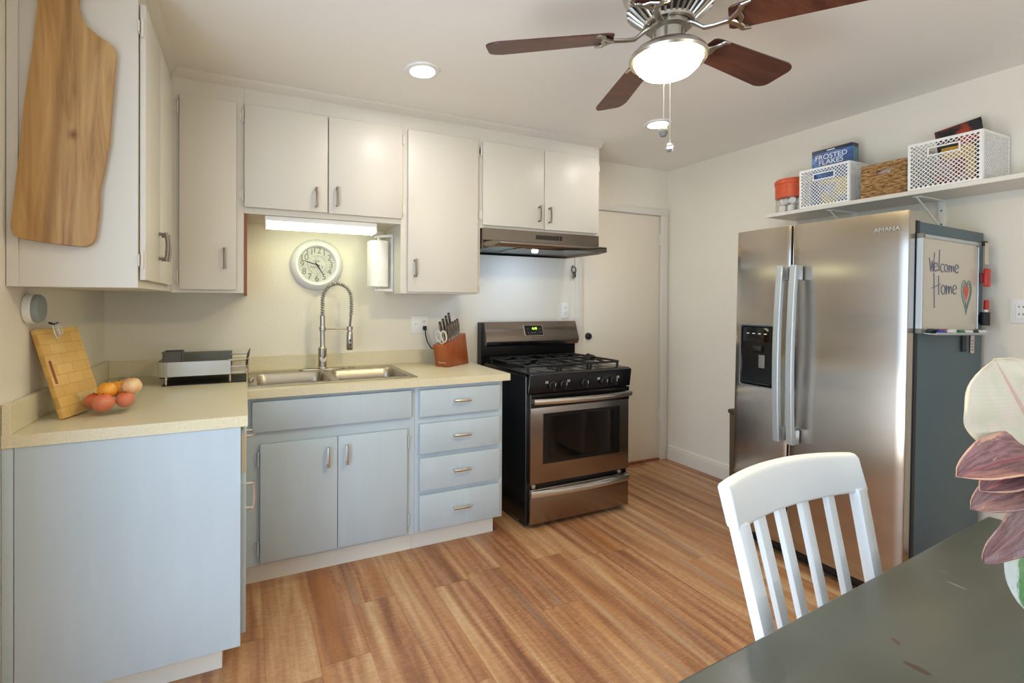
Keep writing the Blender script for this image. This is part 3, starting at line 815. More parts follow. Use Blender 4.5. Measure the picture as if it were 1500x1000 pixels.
# backguard
m = MB(); m.box(sx0-.012, sx1+.018, -.066, -.004, .885, 1.172, .003, 1); bg = m.build('backguard', 'black', t)
m = MB(); m.prism([(-.060, 1.174), (-.068, 1.1735), (-.112, 1.052), (-.112, 1.036), (-.098, 1.010), (-.060, 1.010)], 'x', sx0+.006, sx1+.018, .002, 1); cn = m.build('console', 'stove_steel', bg)
mt = Matrix.Translation((2.527, -.0902, 1.112)) @ Matrix.Rotation(R(-19.9), 4, 'X')
MB().box(-.079, .079, -.0032, .001, -.040, .040, .001, 1, mat=mt).build('display_bezel', 'bar_steel', cn)
dp = MB().box(-.074, .074, -.0042, -.001, -.036, .036, .0005, 1, mat=mt).build('display', 'dark_glass', cn)
MB().text('4:10', .024, mt @ frameXZ((.006, -.0050, .012)), .0002).build('clock_digits', 'led', dp)
m = MB()
for (x, z) in ((-.05, .010), (.052, .010), (-.048, -.018), (-.018, -.018), (.006, -.018), (.052, -.014)): m.box(x-.006, x+.006, -.0050, -.0042, z-.002, z+.002, mat=mt)
m.build('button_marks', 'greyplastic', dp)
MB().text('FRIGIDAIRE', .012, mt @ frameXZ((.0, -.0012, -.052)), .0004).build('brand_badge', 'greyplastic', cn)
# cooktop: burners and grates
burn = [(2.30, -.47, .05), (2.30, -.22, .042), (2.513, -.345, .055), (2.727, -.47, .045), (2.727, -.22, .05)]
for x, y, r in burn:
    q = MB().lathe([(r+.02, 0), (r+.02, .003), (r, .008), (r, .013), (r*.6, .014), (0, .014)], (x, y, .905), 'z', 28).build('burner', plain('burner_ring', (126, 118, 112), .4, .8), t)
    MB().lathe([(r*.85, 0), (r*.85, .006), (r*.7, .009), (0, .009)], (x, y, .919), 'z', 28).build('burner_cap', 'iron', q)
for gx0, gx1 in ((sx0+.03, 2.398), (2.402, 2.625), (2.629, sx1-.03)):
    m = MB(); zg = .939; r_ = .0065; y0, y1 = -.585, -.11; xc = (gx0+gx1)/2
    ring = [(gx0+.012, y0), (gx1-.012, y0), (gx1, y0+.012), (gx1, y1-.012), (gx1-.012, y1), (gx0+.012, y1), (gx0, y1-.012), (gx0, y0+.012)]
    m.tube([(x, y, zg-.004) for x, y in ring], r_, 8, closed=True)
    ym = (y0+y1)/2; m.tube([(gx0, ym, zg), (gx1, ym, zg)], r_, 8)
    cs = [(y0+ym)/2, (y1+ym)/2] if gx0 < 2.4 or gx0 > 2.6 else [ym]
    for yc in cs:
        for sgn in (-1, 1):
            m.tube([(gx0 if sgn < 0 else gx1, yc, zg-.003), (xc+sgn*.03, yc, zg+.003)], r_, 8)
            yy = {True: (y0 if yc < ym else ym), False: (ym if yc < ym else y1)}[sgn < 0] if len(cs) == 2 else (y0 if sgn < 0 else y1)
            m.tube([(xc, yy, zg-.003), (xc, yc+sgn*.03, zg+.003)], r_, 8)
    for x, y in ((gx0+.01, y0+.01), (gx1-.01, y0+.01), (gx0+.01, y1-.01), (gx1-.01, y1-.01)): m.tube([(x, y, .9055), (x, y, zg)], r_*1.2, 8)
    m.build('grate', 'iron', t)

# ------------------------------------------------------------------ ceiling fan
FX, FY = 1.877, -1.874
t = thing('ceiling_fan', 'five-blade brushed nickel ceiling fan with dark wood blades and a lit bowl', 'ceiling fan', (FX, FY, H), (0, R(1.6), 0))
zz = lambda z: z-H          # local heights
m = MB(); m.lathe([(.02, zz(H)-.001), (.125, zz(H)-.001), (.138, zz(2.40)), (.145, zz(2.36)), (.142, zz(2.30)), (.128, zz(2.262)), (.126, zz(2.25)), (.120, zz(2.243))], (0, 0, 0), 'z', 48)
m.build('motor_housing', 'nickel', t, local=True)
m = MB(); m.lathe([(.118, zz(2.246)), (.118, zz(2.235)), (.068, zz(2.192)), (.05, zz(2.192))], (0, 0, 0), 'z', 48); vt = m.build('vent_cone', plain('vent_dark', (16, 15, 15), .6, 0), t, local=True)
m = MB()
for k in range(30):
    a = 2*PI*k/30; ca, sa = cos(a), sin(a)
    m.tube([(.124*ca, .124*sa, zz(2.240)), (.097*ca, .097*sa, zz(2.214)), (.070*ca, .070*sa, zz(2.190))], [.0062, .0054, .0044], 6)
m.lathe([(.114, zz(2.248)), (.127, zz(2.244)), (.126, zz(2.236)), (.113, zz(2.236))], (0, 0, 0), 'z', 48, close=True)
m.lathe([(.064, zz(2.196)), (.076, zz(2.194)), (.074, zz(2.184)), (.062, zz(2.184))], (0, 0, 0), 'z', 40, close=True)
m.build('vent_ribs', 'nickel', vt, local=True)
m = MB(); m.lathe([(.060, zz(2.192)), (.060, zz(2.170)), (.046, zz(2.164)), (.046, zz(2.112)), (.050, zz(2.108)), (.05, zz(2.1))], (0, 0, 0), 'z', 40); m.build('switch_housing', 'nickel', t, local=True)
m = MB(); m.lathe([(.050, zz(2.116)), (.072, zz(2.113)), (.100, zz(2.104)), (.113, zz(2.090)), (.116, zz(2.080)), (.112, zz(2.072)), (.101, zz(2.072)), (.101, zz(2.08)), (.05, zz(2.1))], (0, 0, 0), 'z', 56); m.build('light_rim', 'nickel', t, local=True)
m = MB(); m.lathe([(.1005, zz(2.082)), (.100, zz(2.072)), (.092, zz(2.055)), (.075, zz(2.038)), (.05, zz(2.027)), (.025, zz(2.022)), (0, zz(2.021))], (0, 0, 0), 'z', 48); m.build('light_bowl', 'lamp', t, local=True, smooth=80)
zb = zz(2.160)
for ang in (143.5, 67.2, 2.5, -56, -150):
    mt = Matrix.Rotation(R(ang), 4, 'Z')
    tw = Matrix.Translation((0, 0, zb)) @ Matrix.Rotation(R(-12), 4, 'X')
    pts = []
    for k in range(9): a = PI/2-PI*k/8; pts.append((.575-.022+.022*cos(a)*1.0 if False else .553+.022*cos(a), .058*sin(a)+(0)))
    # rounded rectangle blade, wider at the tip
    out = [(.165, .040), (.175, .047), (.19, .050), (.53, .064)]
    for k in range(7): a = PI/2-PI/2*k/6; out.append((.53+.045*cos(a), .034+.030*sin(a)))
    low = [(x, -y) for x, y in out[::-1]]
    m = MB(); m.prism(out+low, 'z', -.003, .003, .0015, 1, mat=mt @ tw); bl = m.build('blade', 'fanblade', t, local=True)
    m = MB()
    m.tube([(.052, 0, zz(2.182)), (.075, 0, zz(2.170)), (.10, 0, zz(2.150)), (.13, 0, zz(2.149)), (.165, 0, zz(2.152))], [.009, .009, .008, .0075, .008], 10, flat=(1.4, .7), mat=mt)
    tri = []
    for k in range(9): u = k/8; tri.append((.165+.05*u, .052*sin(u*PI/2)**.8, -.008))
    pts = [(.160, 0, -.008)]+[(.165+.035*sin(u*PI/2), .048*u, -.008) for u in [i/6 for i in range(1, 7)]]+[(.222, .053, -.007)]
    for sg in (1, -1): m.tube([(x, sg*y, z) for x, y, z in pts], [.0075]*6+[.006, .004], 8, flat=(1.2, .7), mat=mt @ tw)
    m.tube([(.198, .046, -.008), (.192, .02, -.008), (.198, 0, -.008), (.192, -.02, -.008), (.198, -.046, -.008)], .0055, 8, flat=(1.3, .7), mat=mt @ tw)
    m.cyl((.21, .046, -.0055), .006, .004, 'z', 10, mat=mt @ tw); m.cyl((.21, -.046, -.0055), .006, .004, 'z', 10, mat=mt @ tw)
    m.build('blade_arm', 'nickel', bl, local=True)
for nm, dx, dy, z1, bead in (('pull_chain', -.030, -.012, 1.845, 'wood'), ('pull_chain', -.012, -.020, 1.795, 'crystal')):
    # chains hang straight down although the fan leans a little
    lean = math.tan(R(1.6))
    x_at = lambda z: dx+(-lean*(zz(z)-zz(2.1))*-1 if False else 0)
    top = Vector((dx, dy, zz(2.10))); bot = Vector((dx-lean*(zz(z1)-zz(2.10))*-1*-1, dy, zz(z1)))
    m = MB(); N_ = 60
    m.tube([top, bot], .0012, 6)
    ch = m.build(nm, 'bar_steel', t, local=True)
    m = MB()
    if bead == 'wood': m.lathe([(0, -.018), (.008, -.016), (.013, -.006), (.014, .002), (.010, .012), (.004, .017), (0, .018)], bot, 'z', 20); m.build('pull_knob', 'greyplastic', ch, local=True)
    else: m.sphere(bot, .014, (1, 1, 1), 8); m.tube([bot, bot+Vector((0, 0, .022))], .003, 8); m.build('pull_crystal', plain('crystal', (176, 174, 178), .1, .6, 0), ch, local=True, smooth=0)

# ------------------------------------------------------------------ refrigerator (stands leaning back a little)
FR = (3.86, -1.5265, 0.0); TILT = R(1.4)
t = thing('refrigerator', 'stainless side-by-side refrigerator with dark grey sides and an ice dispenser', 'refrigerator', FR, (0, TILT, 0))
def fl(x): return x-FR[0]
def fyl(y): return y-FR[1]
yA, yM, yB = 1.139-1.5265, 1.4389-1.5265, 1.9141-1.5265      # distances (see signs below)
y_free0, y_mid, y_fr1 = -1.139-FR[1], -1.437-FR[1], -1.912-FR[1]
XF = -.700                                                  # local x of the door fronts
m = MB(); m.box(-.625, -.012, y_fr1+.004, y_free0-.004, .03, 1.655, .006); m.box(-.628, -.58, y_fr1+.006, y_free0-.006, .05, 1.658, .004)
m.build('body', 'fridge_grey', t, local=True)
MB().box(-.6245, -.600, y_fr1+.0025, y_free0-.0025, .032, 1.657, .002, 1).build('body_edge', 'blackmatte', t, local=True)
MB().box(-.640, -.624, y_fr1+.012, y_free0-.012, .03, 1.662, .002, 1).build('door_gasket', 'blackmatte', t, local=True)
m = MB(); m.box(-.665, -.60, y_fr1+.02, y_fr1+.09, 1.6595, 1.684, .004); m.box(-.665, -.60, y_free0-.09, y_free0-.02, 1.6595, 1.684, .004); m.build('hinge_cover', 'blackmatte', t, local=True)
m = MB(); m.box(-.648, -.60, y_fr1+.01, y_free0-.01, .002, .052, .003); 
gr = m.build('toe_grille', 'black', t, local=True)
for z in (.018, .030): MB().box(-.6495, -.648, y_fr1+.02, y_free0-.02, z, z+.004).build('louvre', 'blackmatte', gr, local=True)
for y in (y_fr1+.05, y_free0-.05): MB().cyl((-.05, y, .0), .02, .03, 'z', 12).build('wheel', 'blackmatte', t, local=True)
def fdoor(y0, y1):
    sag = .012*(y1-y0)/.475
    front = [(XF+sag*(2*i/16-1)**2, y1-.009+(y0-y1+.018)*i/16) for i in range(17)]
    m = MB(); m.prism([(-.641, y0+.002), (-.641, y1-.002), (-.686, y1-.001), (XF+sag+.003, y1-.003)]+front+[(XF+sag+.003, y0+.003), (-.686, y0+.001)], 'z', .066, 1.695)
    return m.build('door', 'fridge_steel', t, local=True)
dy0, dy1 = -1.181-FR[1], -1.372-FR[1]
fz = fdoor(y_mid+.003, y_free0); fz['label'] = 'narrow freezer door with ice dispenser'
fd = fdoor(y_fr1, y_mid-.003); fd['label'] = 'wide refrigerator door'
# dispenser: frame, control strip, recess, paddles
zd0, zd1 = .848, 1.178
m = MB(); m.box(XF-.003, XF+.001, dy1, dy0, zd0, zd1, .012, 3); ds = m.build('dispenser_frame', 'silver', fz, local=True)
m = MB(); m.box(XF-.0045, XF-.001, dy1+.006, dy0-.006, zd0+.006, zd1-.006, .009, 3); dpn = m.build('dispenser_panel', 'dark_glass', ds, local=True) if False else m.build('dispenser_panel', 'dark_glass', fz, local=True)
m = MB()
v = []
for (x, gy, gz0, gz1) in ((XF-.0049, .016, zd0+.016, zd1-.090),): m.box(x, x+.0006, dy1+gy, dy0-gy, gz0, gz1)
m.build('dispenser_recess', 'black', fz, local=True)
m = MB(); m.prism([(XF-.005, 1.070), (XF-.022, 1.060), (XF-.020, 1.040), (XF-.005, 1.030)], 'y', (dy0+dy1)/2-.03, (dy0+dy1)/2+.02, .003); m.build('ice_chute', 'blackmatte', fz, local=True)
MB().box(XF-.012, XF-.005, (dy0+dy1)/2-.045, (dy0+dy1)/2-.012, .95, 1.02, .003).build('paddle', 'greyplastic', fz, local=True)
MB().box(XF-.016, XF-.005, dy1+.02, dy0-.02, zd0+.014, zd0+.022, .002).build('drip_tray', 'blackmatte', fz, local=True)
for k in range(4): MB().box(XF-.0052, XF-.0045, dy0-.035-k*.032-.014, dy0-.035-k*.032, 1.130, 1.134).build('control_mark', 'plastic', fz, local=True)
def bar_handle(parent, yc):
    z0, z1 = .595, 1.487
    n = 16; v = []; f = []
    for i in range(n+1):
        u = -1+2*i/n; z = (z0+z1)/2+u*(z1-z0)/2; x = XF-.045-.020*(1-u*u)
        for (a, b) in ((-.012, .016), (-.012, -.016), (.010, -.018), (.010, .018)): v.append((x+a, yc+b, z))
    for i in range(n):
        for k in range(4): f.append((i*4+k, i*4+(k+1) % 4, (i+1)*4+(k+1) % 4, (i+1)*4+k))
    f.append((3, 2, 1, 0)); f.append(tuple(n*4+k for k in range(4)))
    m = MB().faces(v, f)
    h = m.build('handle', 'silver', parent, local=True, smooth=25)
    bv = h.modifiers.new('bevel', 'BEVEL'); bv.width = .004; bv.segments = 2; bv.limit_method = 'ANGLE'
    for z in (z0, z1-.075): 
        MB().box(XF-.045, XF-.0005, yc-.016, yc+.016, z+.002, z+.072, .004).build('handle_mount', 'silver', parent, local=True)
bar_handle(fz, -1.418-FR[1]); bar_handle(fd, -1.484-FR[1])
mt = Matrix.Translation((XF-.0006, -1.838-FR[1], 1.620)) @ Matrix.Rotation(-PI/2, 4, 'Z') @ Matrix.Rotation(PI/2, 4, 'X')
MB().text('AMANA', .026, mt, .0006).build('brand_badge', 'silver', fd, local=True)

# narrow bin behind it
t = thing('waste_bin', 'slim dark brown bin standing in the gap behind the refrigerator', 'bin', (3.72, -.9, 0))
MB().box(3.585, 3.885, -1.10, -.815, .0, .585, .006).build('bin_body', plain('brown_bin', (92, 78, 58), .5), t)
MB().box(3.578, 3.889, -1.106, -.808, .586, .612, .006).build('lid', plain('brown_bin_lid', (78, 68, 50), .5), t)

# ------------------------------------------------------------------ whiteboard on the refrigerator side
BX, BY, BZ = 3.258, -1.9105, 1.19
t = thing('whiteboard', 'magnetic whiteboard with a handwritten welcome and a heart on the refrigerator side', 'whiteboard', (BX, BY, BZ), (0, TILT, 0))
bw, bh, bt = .525, .424, .022
MB().box(.012, bw-.012, -.012, -.001, .012, bh-.012).build('writing_panel', plain('whiteboard_surface', (204, 196, 180), .2, 0, .01), t, local=True)
m = MB(); m.box(0, .016, -bt, 0, 0, bh, .002, 1); m.box(bw-.009, bw, -bt+.006, 0, 0, bh, .002, 1); m.box(.014, bw-.014, -bt+.003, 0, bh-.016, bh-.001, .002, 1); m.box(.014, bw-.014, -bt+.003, 0, .001, .016, .002, 1)
m.build('frame', 'silver', t, local=True)
m = MB()
for x, z in ((-.001, -.001), (bw-.021, -.001), (-.001, bh-.021), (bw-.021, bh-.021)): m = MB(); m.box(x, x+.022, -bt-.001, .0, z, z+.022, .003, 2); m.build('corner_cap', 'greyplastic', t, local=True)
m = MB(); m.prism([(-.003, .0), (-.058, -.004), (-.062, .006), (-.059, .006), (-.057, .0), (-.003, .004)], 'x', .03, bw-.01); m.build('marker_tray', 'silver', t, local=True)
yw = -.0128
def strokes(paths, mat, name, r=.0020, sx=1.12):
    for p in paths:
        if len(p) < 2: continue
    m = MB()
    for p in paths: m.tube([(.215+(x-.215)*sx+.010*(sx > 1), yw, z) for x, z in p], r, 5)
    return m.build(name, mat, t, local=True, smooth=60)
def arcp(cx, cz, rx, rz, a0, a1, n=10): return [(cx+rx*cos(R(a0+(a1-a0)*i/n)), cz+rz*sin(R(a0+(a1-a0)*i/n))) for i in range(n+1)]
# letters, board coordinates
wl = [[(.083, .325), (.096, .268), (.104, .312), (.114, .266), (.122, .350)],
      arcp(.134, .288, .014, .019, 30, 330, 10)[::1] + [(.148, .276)], [(.122, .288), (.147, .292)],
      [(.160, .366), (.157, .272)],
      arcp(.184, .287, .014, .018, 50, 310),
      arcp(.213, .288, .013, .017, 0, 360, 14),
      [(.236, .303), (.237, .270), (.241, .297), (.251, .302), (.256, .273), (.260, .297), (.270, .301), (.276, .274)],
      [(.286, .287), (.312, .294)] + arcp(.299, .290, .014, .020, 10, 320, 10)]
ho = [[(.120, .262), (.128, .110)], [(.156, .252), (.160, .168)], [(.108, .196), (.172, .216)],
      arcp(.193, .192, .015, .020, 0, 360, 14),
      [(.216, .214), (.218, .172), (.224, .206), (.234, .210), (.239, .176), (.245, .206), (.255, .210), (.262, .178)],
      [(.270, .192), (.298, .200)] + arcp(.285, .196, .015, .021, 10, 320, 10)]
strokes(wl, 'ink', 'handwritten_welcome'); strokes(ho, 'ink', 'handwritten_home')
def heart(cx, cz, w, h, top=.35):
    pts = []
    for i in range(33):
        a = 2*PI*i/32
        pts.append((cx+w*(16*sin(a)**3)/16, cz+h*(13*cos(a)-5*cos(2*a)-2*cos(3*a)-cos(4*a))/15))
    return pts
strokes([heart(.412, .178, .046, .080), heart(.414, .182, .034, .060)], 'inkgreen', 'heart_outline', .0020, 1.0)
m = MB(); m.prism([(x, z) for x, z in heart(.412, .190, .022, .036)[:-1]], 'y', yw-.0006, yw+.0006); m.build('red_heart', 'inkred', t, local=True)
# markers lying in the tray (each its own thing)
def marker(name, label, x0, ln, body, cap, capfirst=True, yy=-.035, zz_=.0095, yaw=0):
    o = thing(name, label, 'marker', (0, 0, 0), group='markers in the whiteboard tray')
    o.rotation_euler = (0, TILT, 0)
    ct, st = cos(TILT), sin(TILT)
    o.location = (BX+x0*ct+zz_*st, BY+yy, BZ-x0*st+zz_*ct)
    a, b = ((0, ln*.36), (ln*.36, ln)) if capfirst else ((ln*.64, ln), (0, ln*.64))
    MB().lathe([(0, a[0]), (.0078, a[0]+.001), (.0085, a[1]), (0, a[1])], (0, 0, 0), 'x', 14).build('cap', cap, o, local=True)
    MB().lathe([(0, b[0]), (.0076, b[0]), (.0076, b[1]), (0, b[1])], (0, 0, 0), 'x', 14).build('barrel', body, o, local=True)
    return o
marker('whiteboard_marker', 'black capped marker at the left end of the whiteboard tray', .040, .085, 'blackmatte', 'blackmatte', True, -.030, .0125)
marker('whiteboard_marker', 'white marker with a blue cap lying in front in the tray', .080, .13, 'plastic', 'bluep', True, -.049, .0092)
marker('whiteboard_marker', 'white marker with a red cap lying behind the blue-capped one', .150, .12, 'plastic', 'redplastic', True, -.030, .0125)
marker('whiteboard_marker', 'white marker with a green cap in the middle of the whiteboard tray', .245, .12, 'plastic', 'greenp', True, -.048, .0092)
marker('whiteboard_marker', 'white marker with a black cap at the right end of the whiteboard tray', .375, .125, 'plastic', 'blackmatte', True, -.046, .0092)
# things stuck to the refrigerator beyond and below the board
def magnet_thing(name, label, cat, x, z):
    ct, st = cos(TILT), sin(TILT)
    return thing(name, label, cat, (x, BY-.0005, z), (0, TILT, 0))
o = magnet_thing('paper_note', 'small pale paper note clipped behind the top right corner of the whiteboard', 'note', 3.80, 1.50)
MB().box(.0, .034, -.032, -.030, 0, .10).build('sheet', plain('note_paper', (205, 192, 174), .8, 0, .03), o, local=True)
MB().box(.006, .030, -.031, -.001, .088, .108, .003).build('magnet_clip', 'blackmatte', o, local=True)
o = magnet_thing('chip_clip', 'dark red magnetic bag clip beside the right edge of the whiteboard', 'clip', 3.792, 1.395)
m = MB(); m.box(.0, .042, -.040, -.026, 0, .085, .005); m.build('jaw', 'redplastic', o, local=True)
m = MB(); m.box(.004, .038, -.025, -.001, .02, .065, .004); m.build('magnet_base', plain('dark_red', (120, 26, 24), .5), o, local=True)
o = magnet_thing('pen_cup', 'small black magnetic pen cup beside the right edge of the whiteboard', 'cup', 3.796, 1.215)
m = MB(); m.lathe([(.017, 0), (.017, .062), (.0145, .062), (.0145, .003), (0, .003)], (.02, -.026, 0), 'z', 20); m.box(.008, .032, -.010, -.001, .01, .05, .002); m.build('cup_body', 'blackmatte', o, local=True)
o2 = thing('red_marker', 'red-capped marker standing in the black pen cup', 'marker', (3.818, BY-.0265, 1.220), (0, TILT+R(6), 0))
MB().cyl((0, 0, 0), .0075, .068, 'z', 14).build('barrel', 'plastic', o2, local=True); MB().cyl((0, 0, .068), .0088, .045, 'z', 14, .002).build('cap', 'redplastic', o2, local=True)
o = magnet_thing('magnet_strip', 'narrow black magnet on the refrigerator side below the whiteboard', 'magnet', 3.665, 1.095)
MB().box(0, .034, -.006, 0, 0, .072, .001, 1).build('strip', 'blackmatte', o, local=True)
o = magnet_thing('sticker', 'small pale vertical sticker on the refrigerator side below the whiteboard', 'sticker', 3.752, 1.085)
MB().box(0, .034, -.0015, 0, 0, .082).build('paper', plain('sticker_paper', (206, 196, 190), .6, 0, .02), o, local=True)
for k in range(4): MB().box(.006, .028, -.0019, -.0014, .012+k*.014, .018+k*.014).build('print_line', plain('sticker_print', (176, 120, 110), .6), o.children[0], local=True)

# ------------------------------------------------------------------ wall shelf and what stands on it
ZS = 1.865
t = thing('wall_shelf', 'white wall shelf on metal brackets above the refrigerator', 'shelf', (3.77, -1.58, 1.843))
MB().box(3.620, W-.0015, -2.115, -1.031, 1.843, ZS, .002, 1).build('shelf_board', 'trimwhite', t)
for y in (-1.745, -1.36, ):
    m = MB(); m.box(W-.006, W-.0012, y-.014, y+.014, 1.69, 1.8425, .001, 1); m.box(3.665, W-.003, y-.014, y+.014, 1.837, 1.8425, .001, 1)
    m.prism([(3.668, 1.842), (3.668, 1.834), (W-.006, 1.694), (W-.001, 1.702)], 'y', y-.002, y+.002)
    bk = m.build('bracket', 'plastic', t)
    for z in (1.72, 1.79): MB().cyl((W-.0085, y, z), .0045, .003, 'x', 10).build('screw', 'greyplastic', bk)
# perforated baskets
def lattice(m, o, eu, ev, wu, wv, cw, chh, border, hole=.60, slot=None):
    """panel of diamond holes at o, spanning eu*wu by ev*wv, with a solid border"""
    o, eu, ev = Vector(o), Vector(eu), Vector(ev)
    nu = max(1, round((wu-2*border*.6)/cw)); cw = (wu-2*border*.6)/nu
    nv = max(1, round((wv-2*border*.6)/chh)); chh = (wv-2*border*.6)/nv
    V = []; F = []
    def P(u, v): V.append(o+eu*u+ev*v); return len(V)-1
    for j in range(2*nv+1):
        for i in range(nu+1):
            cu = border*.6+i*cw+(cw/2 if j % 2 else 0); cv = border*.6+j*chh/2
            if cu > wu-border*.5 or cv > wv-border*.5: continue
            edge = cu < border*1.0 or cu > wu-border*1.0 or cv < border*1.0 or cv > wv-border*1.0
            if slot and slot[0]-.2*cw < cu < slot[1]+.2*cw and slot[2]-.2*chh < cv < slot[3]+.2*chh: continue
            d = [(cw/2, 0), (0, chh/2), (-cw/2, 0), (0, -chh/2)]
            cl = lambda a, lo, hi: max(lo, min(hi, a))
            O_ = [P(cl(cu+a, 0, wu), cl(cv+b, 0, wv)) for a, b in d]
            if edge: F.append(tuple(O_)); continue
            I_ = [P(cu+a*hole, cv+b*hole) for a, b in d]
            for k in range(4): F.append((O_[k], O_[(k+1) % 4], I_[(k+1) % 4], I_[k]))
    b = bmesh.new(); W_ = [b.verts.new(v) for v in V]
    for f in F:
        try: b.faces.new([W_[k] for k in f])
        except ValueError: pass
    bmesh.ops.remove_doubles(b, verts=b.verts[:], dist=1e-5)
    bmesh.ops.dissolve_degenerate(b, dist=1e-5, edges=b.edges[:])
    m._add(b)
def strip_frame(m, o, eu, ev, wu, wv, bw_, slot=None, tt=.0022):
    o, eu, ev = Vector(o), Vector(eu), Vector(ev); n = eu.cross(ev)
    def bar(u0, u1, v0, v1):
        c = [o+eu*u+ev*v for u, v in ((u0, v0), (u1, v0), (u1, v1), (u0, v1))]
        m.faces([p+n*tt for p in c]+[p-n*tt for p in c], [(0, 1, 2, 3), (7, 6, 5, 4)]+[(i, i+4, (i+1) % 4+4, (i+1) % 4) for i in range(4)])
    bar(0, wu, 0, bw_); bar(0, wu, wv-bw_*1.2, wv); bar(0, bw_, bw_, wv-bw_*1.2); bar(wu-bw_, wu, bw_, wv-bw_*1.2)
    if slot:
        a, b_, c_, d = slot; e = .006
        bar(a-e, b_+e, c_-e, c_); bar(a-e, b_+e, d, d+e); bar(a-e, a, c_, d); bar(b_, b_+e, c_, d)
def plastic_basket(label, x0, x1, y0, y1, h, cw, group, zb=ZS+.001):
    """front faces -x; y0 is the near (camera) side"""
    t = thing('storage_basket', label, 'basket', ((x0+x1)/2, (y0+y1)/2, zb), group=group)
    wy = y1-y0; wx = x1-x0; bd = .010
    slot = (wy*.30, wy*.70, h*.70, h*.83)
    sides = [('front_panel', (x0, y1, zb), (0, -1, 0), wy, slot), ('back_panel', (x1, y1, zb), (0, -1, 0), wy, None),
             ('side_panel', (x0+.0026, y0+.0005, zb), (1, 0, 0), wx-.0052, None), ('side_panel', (x0+.0026, y1-.0005, zb), (1, 0, 0), wx-.0052, None)]
    for nm, o, eu, wu, sl in sides:
        m = MB(); lattice(m, o, eu, (0, 0, 1), wu, h, cw, cw*1.12, bd, .76, sl)
        p = m.build(nm, 'plastic', t, smooth=0, solidify=.003)
        m = MB(); strip_frame(m, o, eu, (0, 0, 1), wu, h, bd, sl); m.build('border', 'plastic', p, smooth=0)
    MB().box(x0+.001, x1-.001, y0+.001, y1-.001, zb+.0002, zb+.003).build('bottom', 'plastic', t)
    return t
GBK = 'white perforated baskets'
plastic_basket('smaller white perforated basket holding a blue cereal box', 3.642, 3.895, -1.470, -1.214, .222, .0172, GBK)
plastic_basket('large white perforated basket at the right end of the shelf, snack bag on top', 3.640, 3.905, -1.985, -1.722, .226, .0178, GBK)
# cereal box
t = thing('cereal_box', 'blue cereal box standing in the smaller white basket', 'box', (3.78, -1.32, ZS+.005), (0, 0, 0))
def cereal_mat():
    q = NT('cereal_print'); tc = q.n('ShaderNodeTexCoord'); sp = q.n('ShaderNodeSeparateXYZ'); q.l(tc.outputs['Object'], sp.inputs[0])
    f = q.noise(q.coord(), 18, 4)
    c = q.ramp(f, [(.3, s2l((24, 44, 96))), (.55, s2l((50, 96, 160))), (.75, s2l((96, 150, 200)))])
    c = q.mix(q.math('GREATER_THAN', sp.outputs[2], .325), c, (*s2l((26, 34, 62)), 1))
    q.set(color=c, rough=.35); return q.m
bx = MB().box(-.03, .03, -.108, .102, 0, .345, .001, 1).build('carton', cereal_mat(), t, local=True)
side = Matrix.Rotation(-PI/2, 4, 'Z') @ Matrix.Rotation(PI/2, 4, 'X')
MB().text('FROSTED', .040, Matrix.Translation((-.0306, -.0, .298)) @ side, .0004).build('front_lettering', 'plastic', bx, local=True)
MB().text('FLAKES', .040, Matrix.Translation((-.0306, -.0, .266)) @ side, .0004).build('front_lettering', 'plastic', bx, local=True)
MB().box(-.0306, -.029, -.02, .02, .331, .337).build('maker_mark', 'plastic', bx, local=True)
MB().box(-.022, .022, -.1086, -.107, .06, .32).build('side_print', plain('teal_print', (92, 140, 150), .4, 0, .25, 60), bx, local=True)
# snack packs seen through the lattice
def pack(name, label, loc, w, h, d, rgb, yaw=0, lean=0, cat='snack pack', group=None, rgb2=None):
    t_ = thing(name, label, cat, loc, (0, lean, yaw), group)
    n = 10; v = []; f = []
    for i in range(n+1):
        for j in range(n+1):
            u = i/n*2-1; w_ = j/n*2-1; th = d/2*(1-abs(u)**3)*(1-abs(w_)**2.5)
            v.append((-th, u*w/2, (w_+1)*h/2))
    k0 = len(v)
    for i in range(n+1):
        for j in range(n+1):
            u = i/n*2-1; w_ = j/n*2-1; th = d/2*(1-abs(u)**3)*(1-abs(w_)**2.5); v.append((th, u*w/2, (w_+1)*h/2))
    q = n+1
    for i in range(n):
        for j in range(n):
            f.append((i*q+j, (i+1)*q+j, (i+1)*q+j+1, i*q+j+1)); f.append((k0+i*q+j, k0+i*q+j+1, k0+(i+1)*q+j+1, k0+(i+1)*q+j))
    mt = NT(name+'_foil'); c1 = s2l(rgb); c2 = s2l(rgb2 or tuple(min(255, x*1.3) for x in rgb))
    sp_ = mt.noise(mt.coord(), 9, 3); mt.set(color=mt.ramp(sp_, [(.44, c1), (.56, c2)]), rough=.3); mt.bump(mt.noise(mt.coord(), 25, 3), .5, .006)
    MB().faces(v, f).build('pouch', mt.m, t_, local=True, smooth=60); return t_
pack('snack_pack', 'yellow and blue snack pack inside the smaller white basket', (3.70, -1.36, ZS+.005), .15, .15, .05, (214, 190, 90), rgb2=(70, 110, 190))
pack('snack_pack', 'red and white snack pack inside the large white basket', (3.715, -1.845, ZS+.005), .11, .13, .05, (150, 50, 54), rgb2=(176, 160, 152))
pack('snack_pack', 'yellow snack pouch seen through the handle slot of the large basket', (3.76, -1.86, ZS+.005), .12, .20, .05, (206, 164, 58), rgb2=(180, 120, 40))
pack('chip_bag', 'black chip bag with red and orange print sticking out of the large basket', (3.822, -1.873, ZS+.012), .17, .315, .045, (40, 40, 42), lean=0, rgb2=(176, 66, 40), cat='chip bag').rotation_euler = (R(-8), R(2), 0)
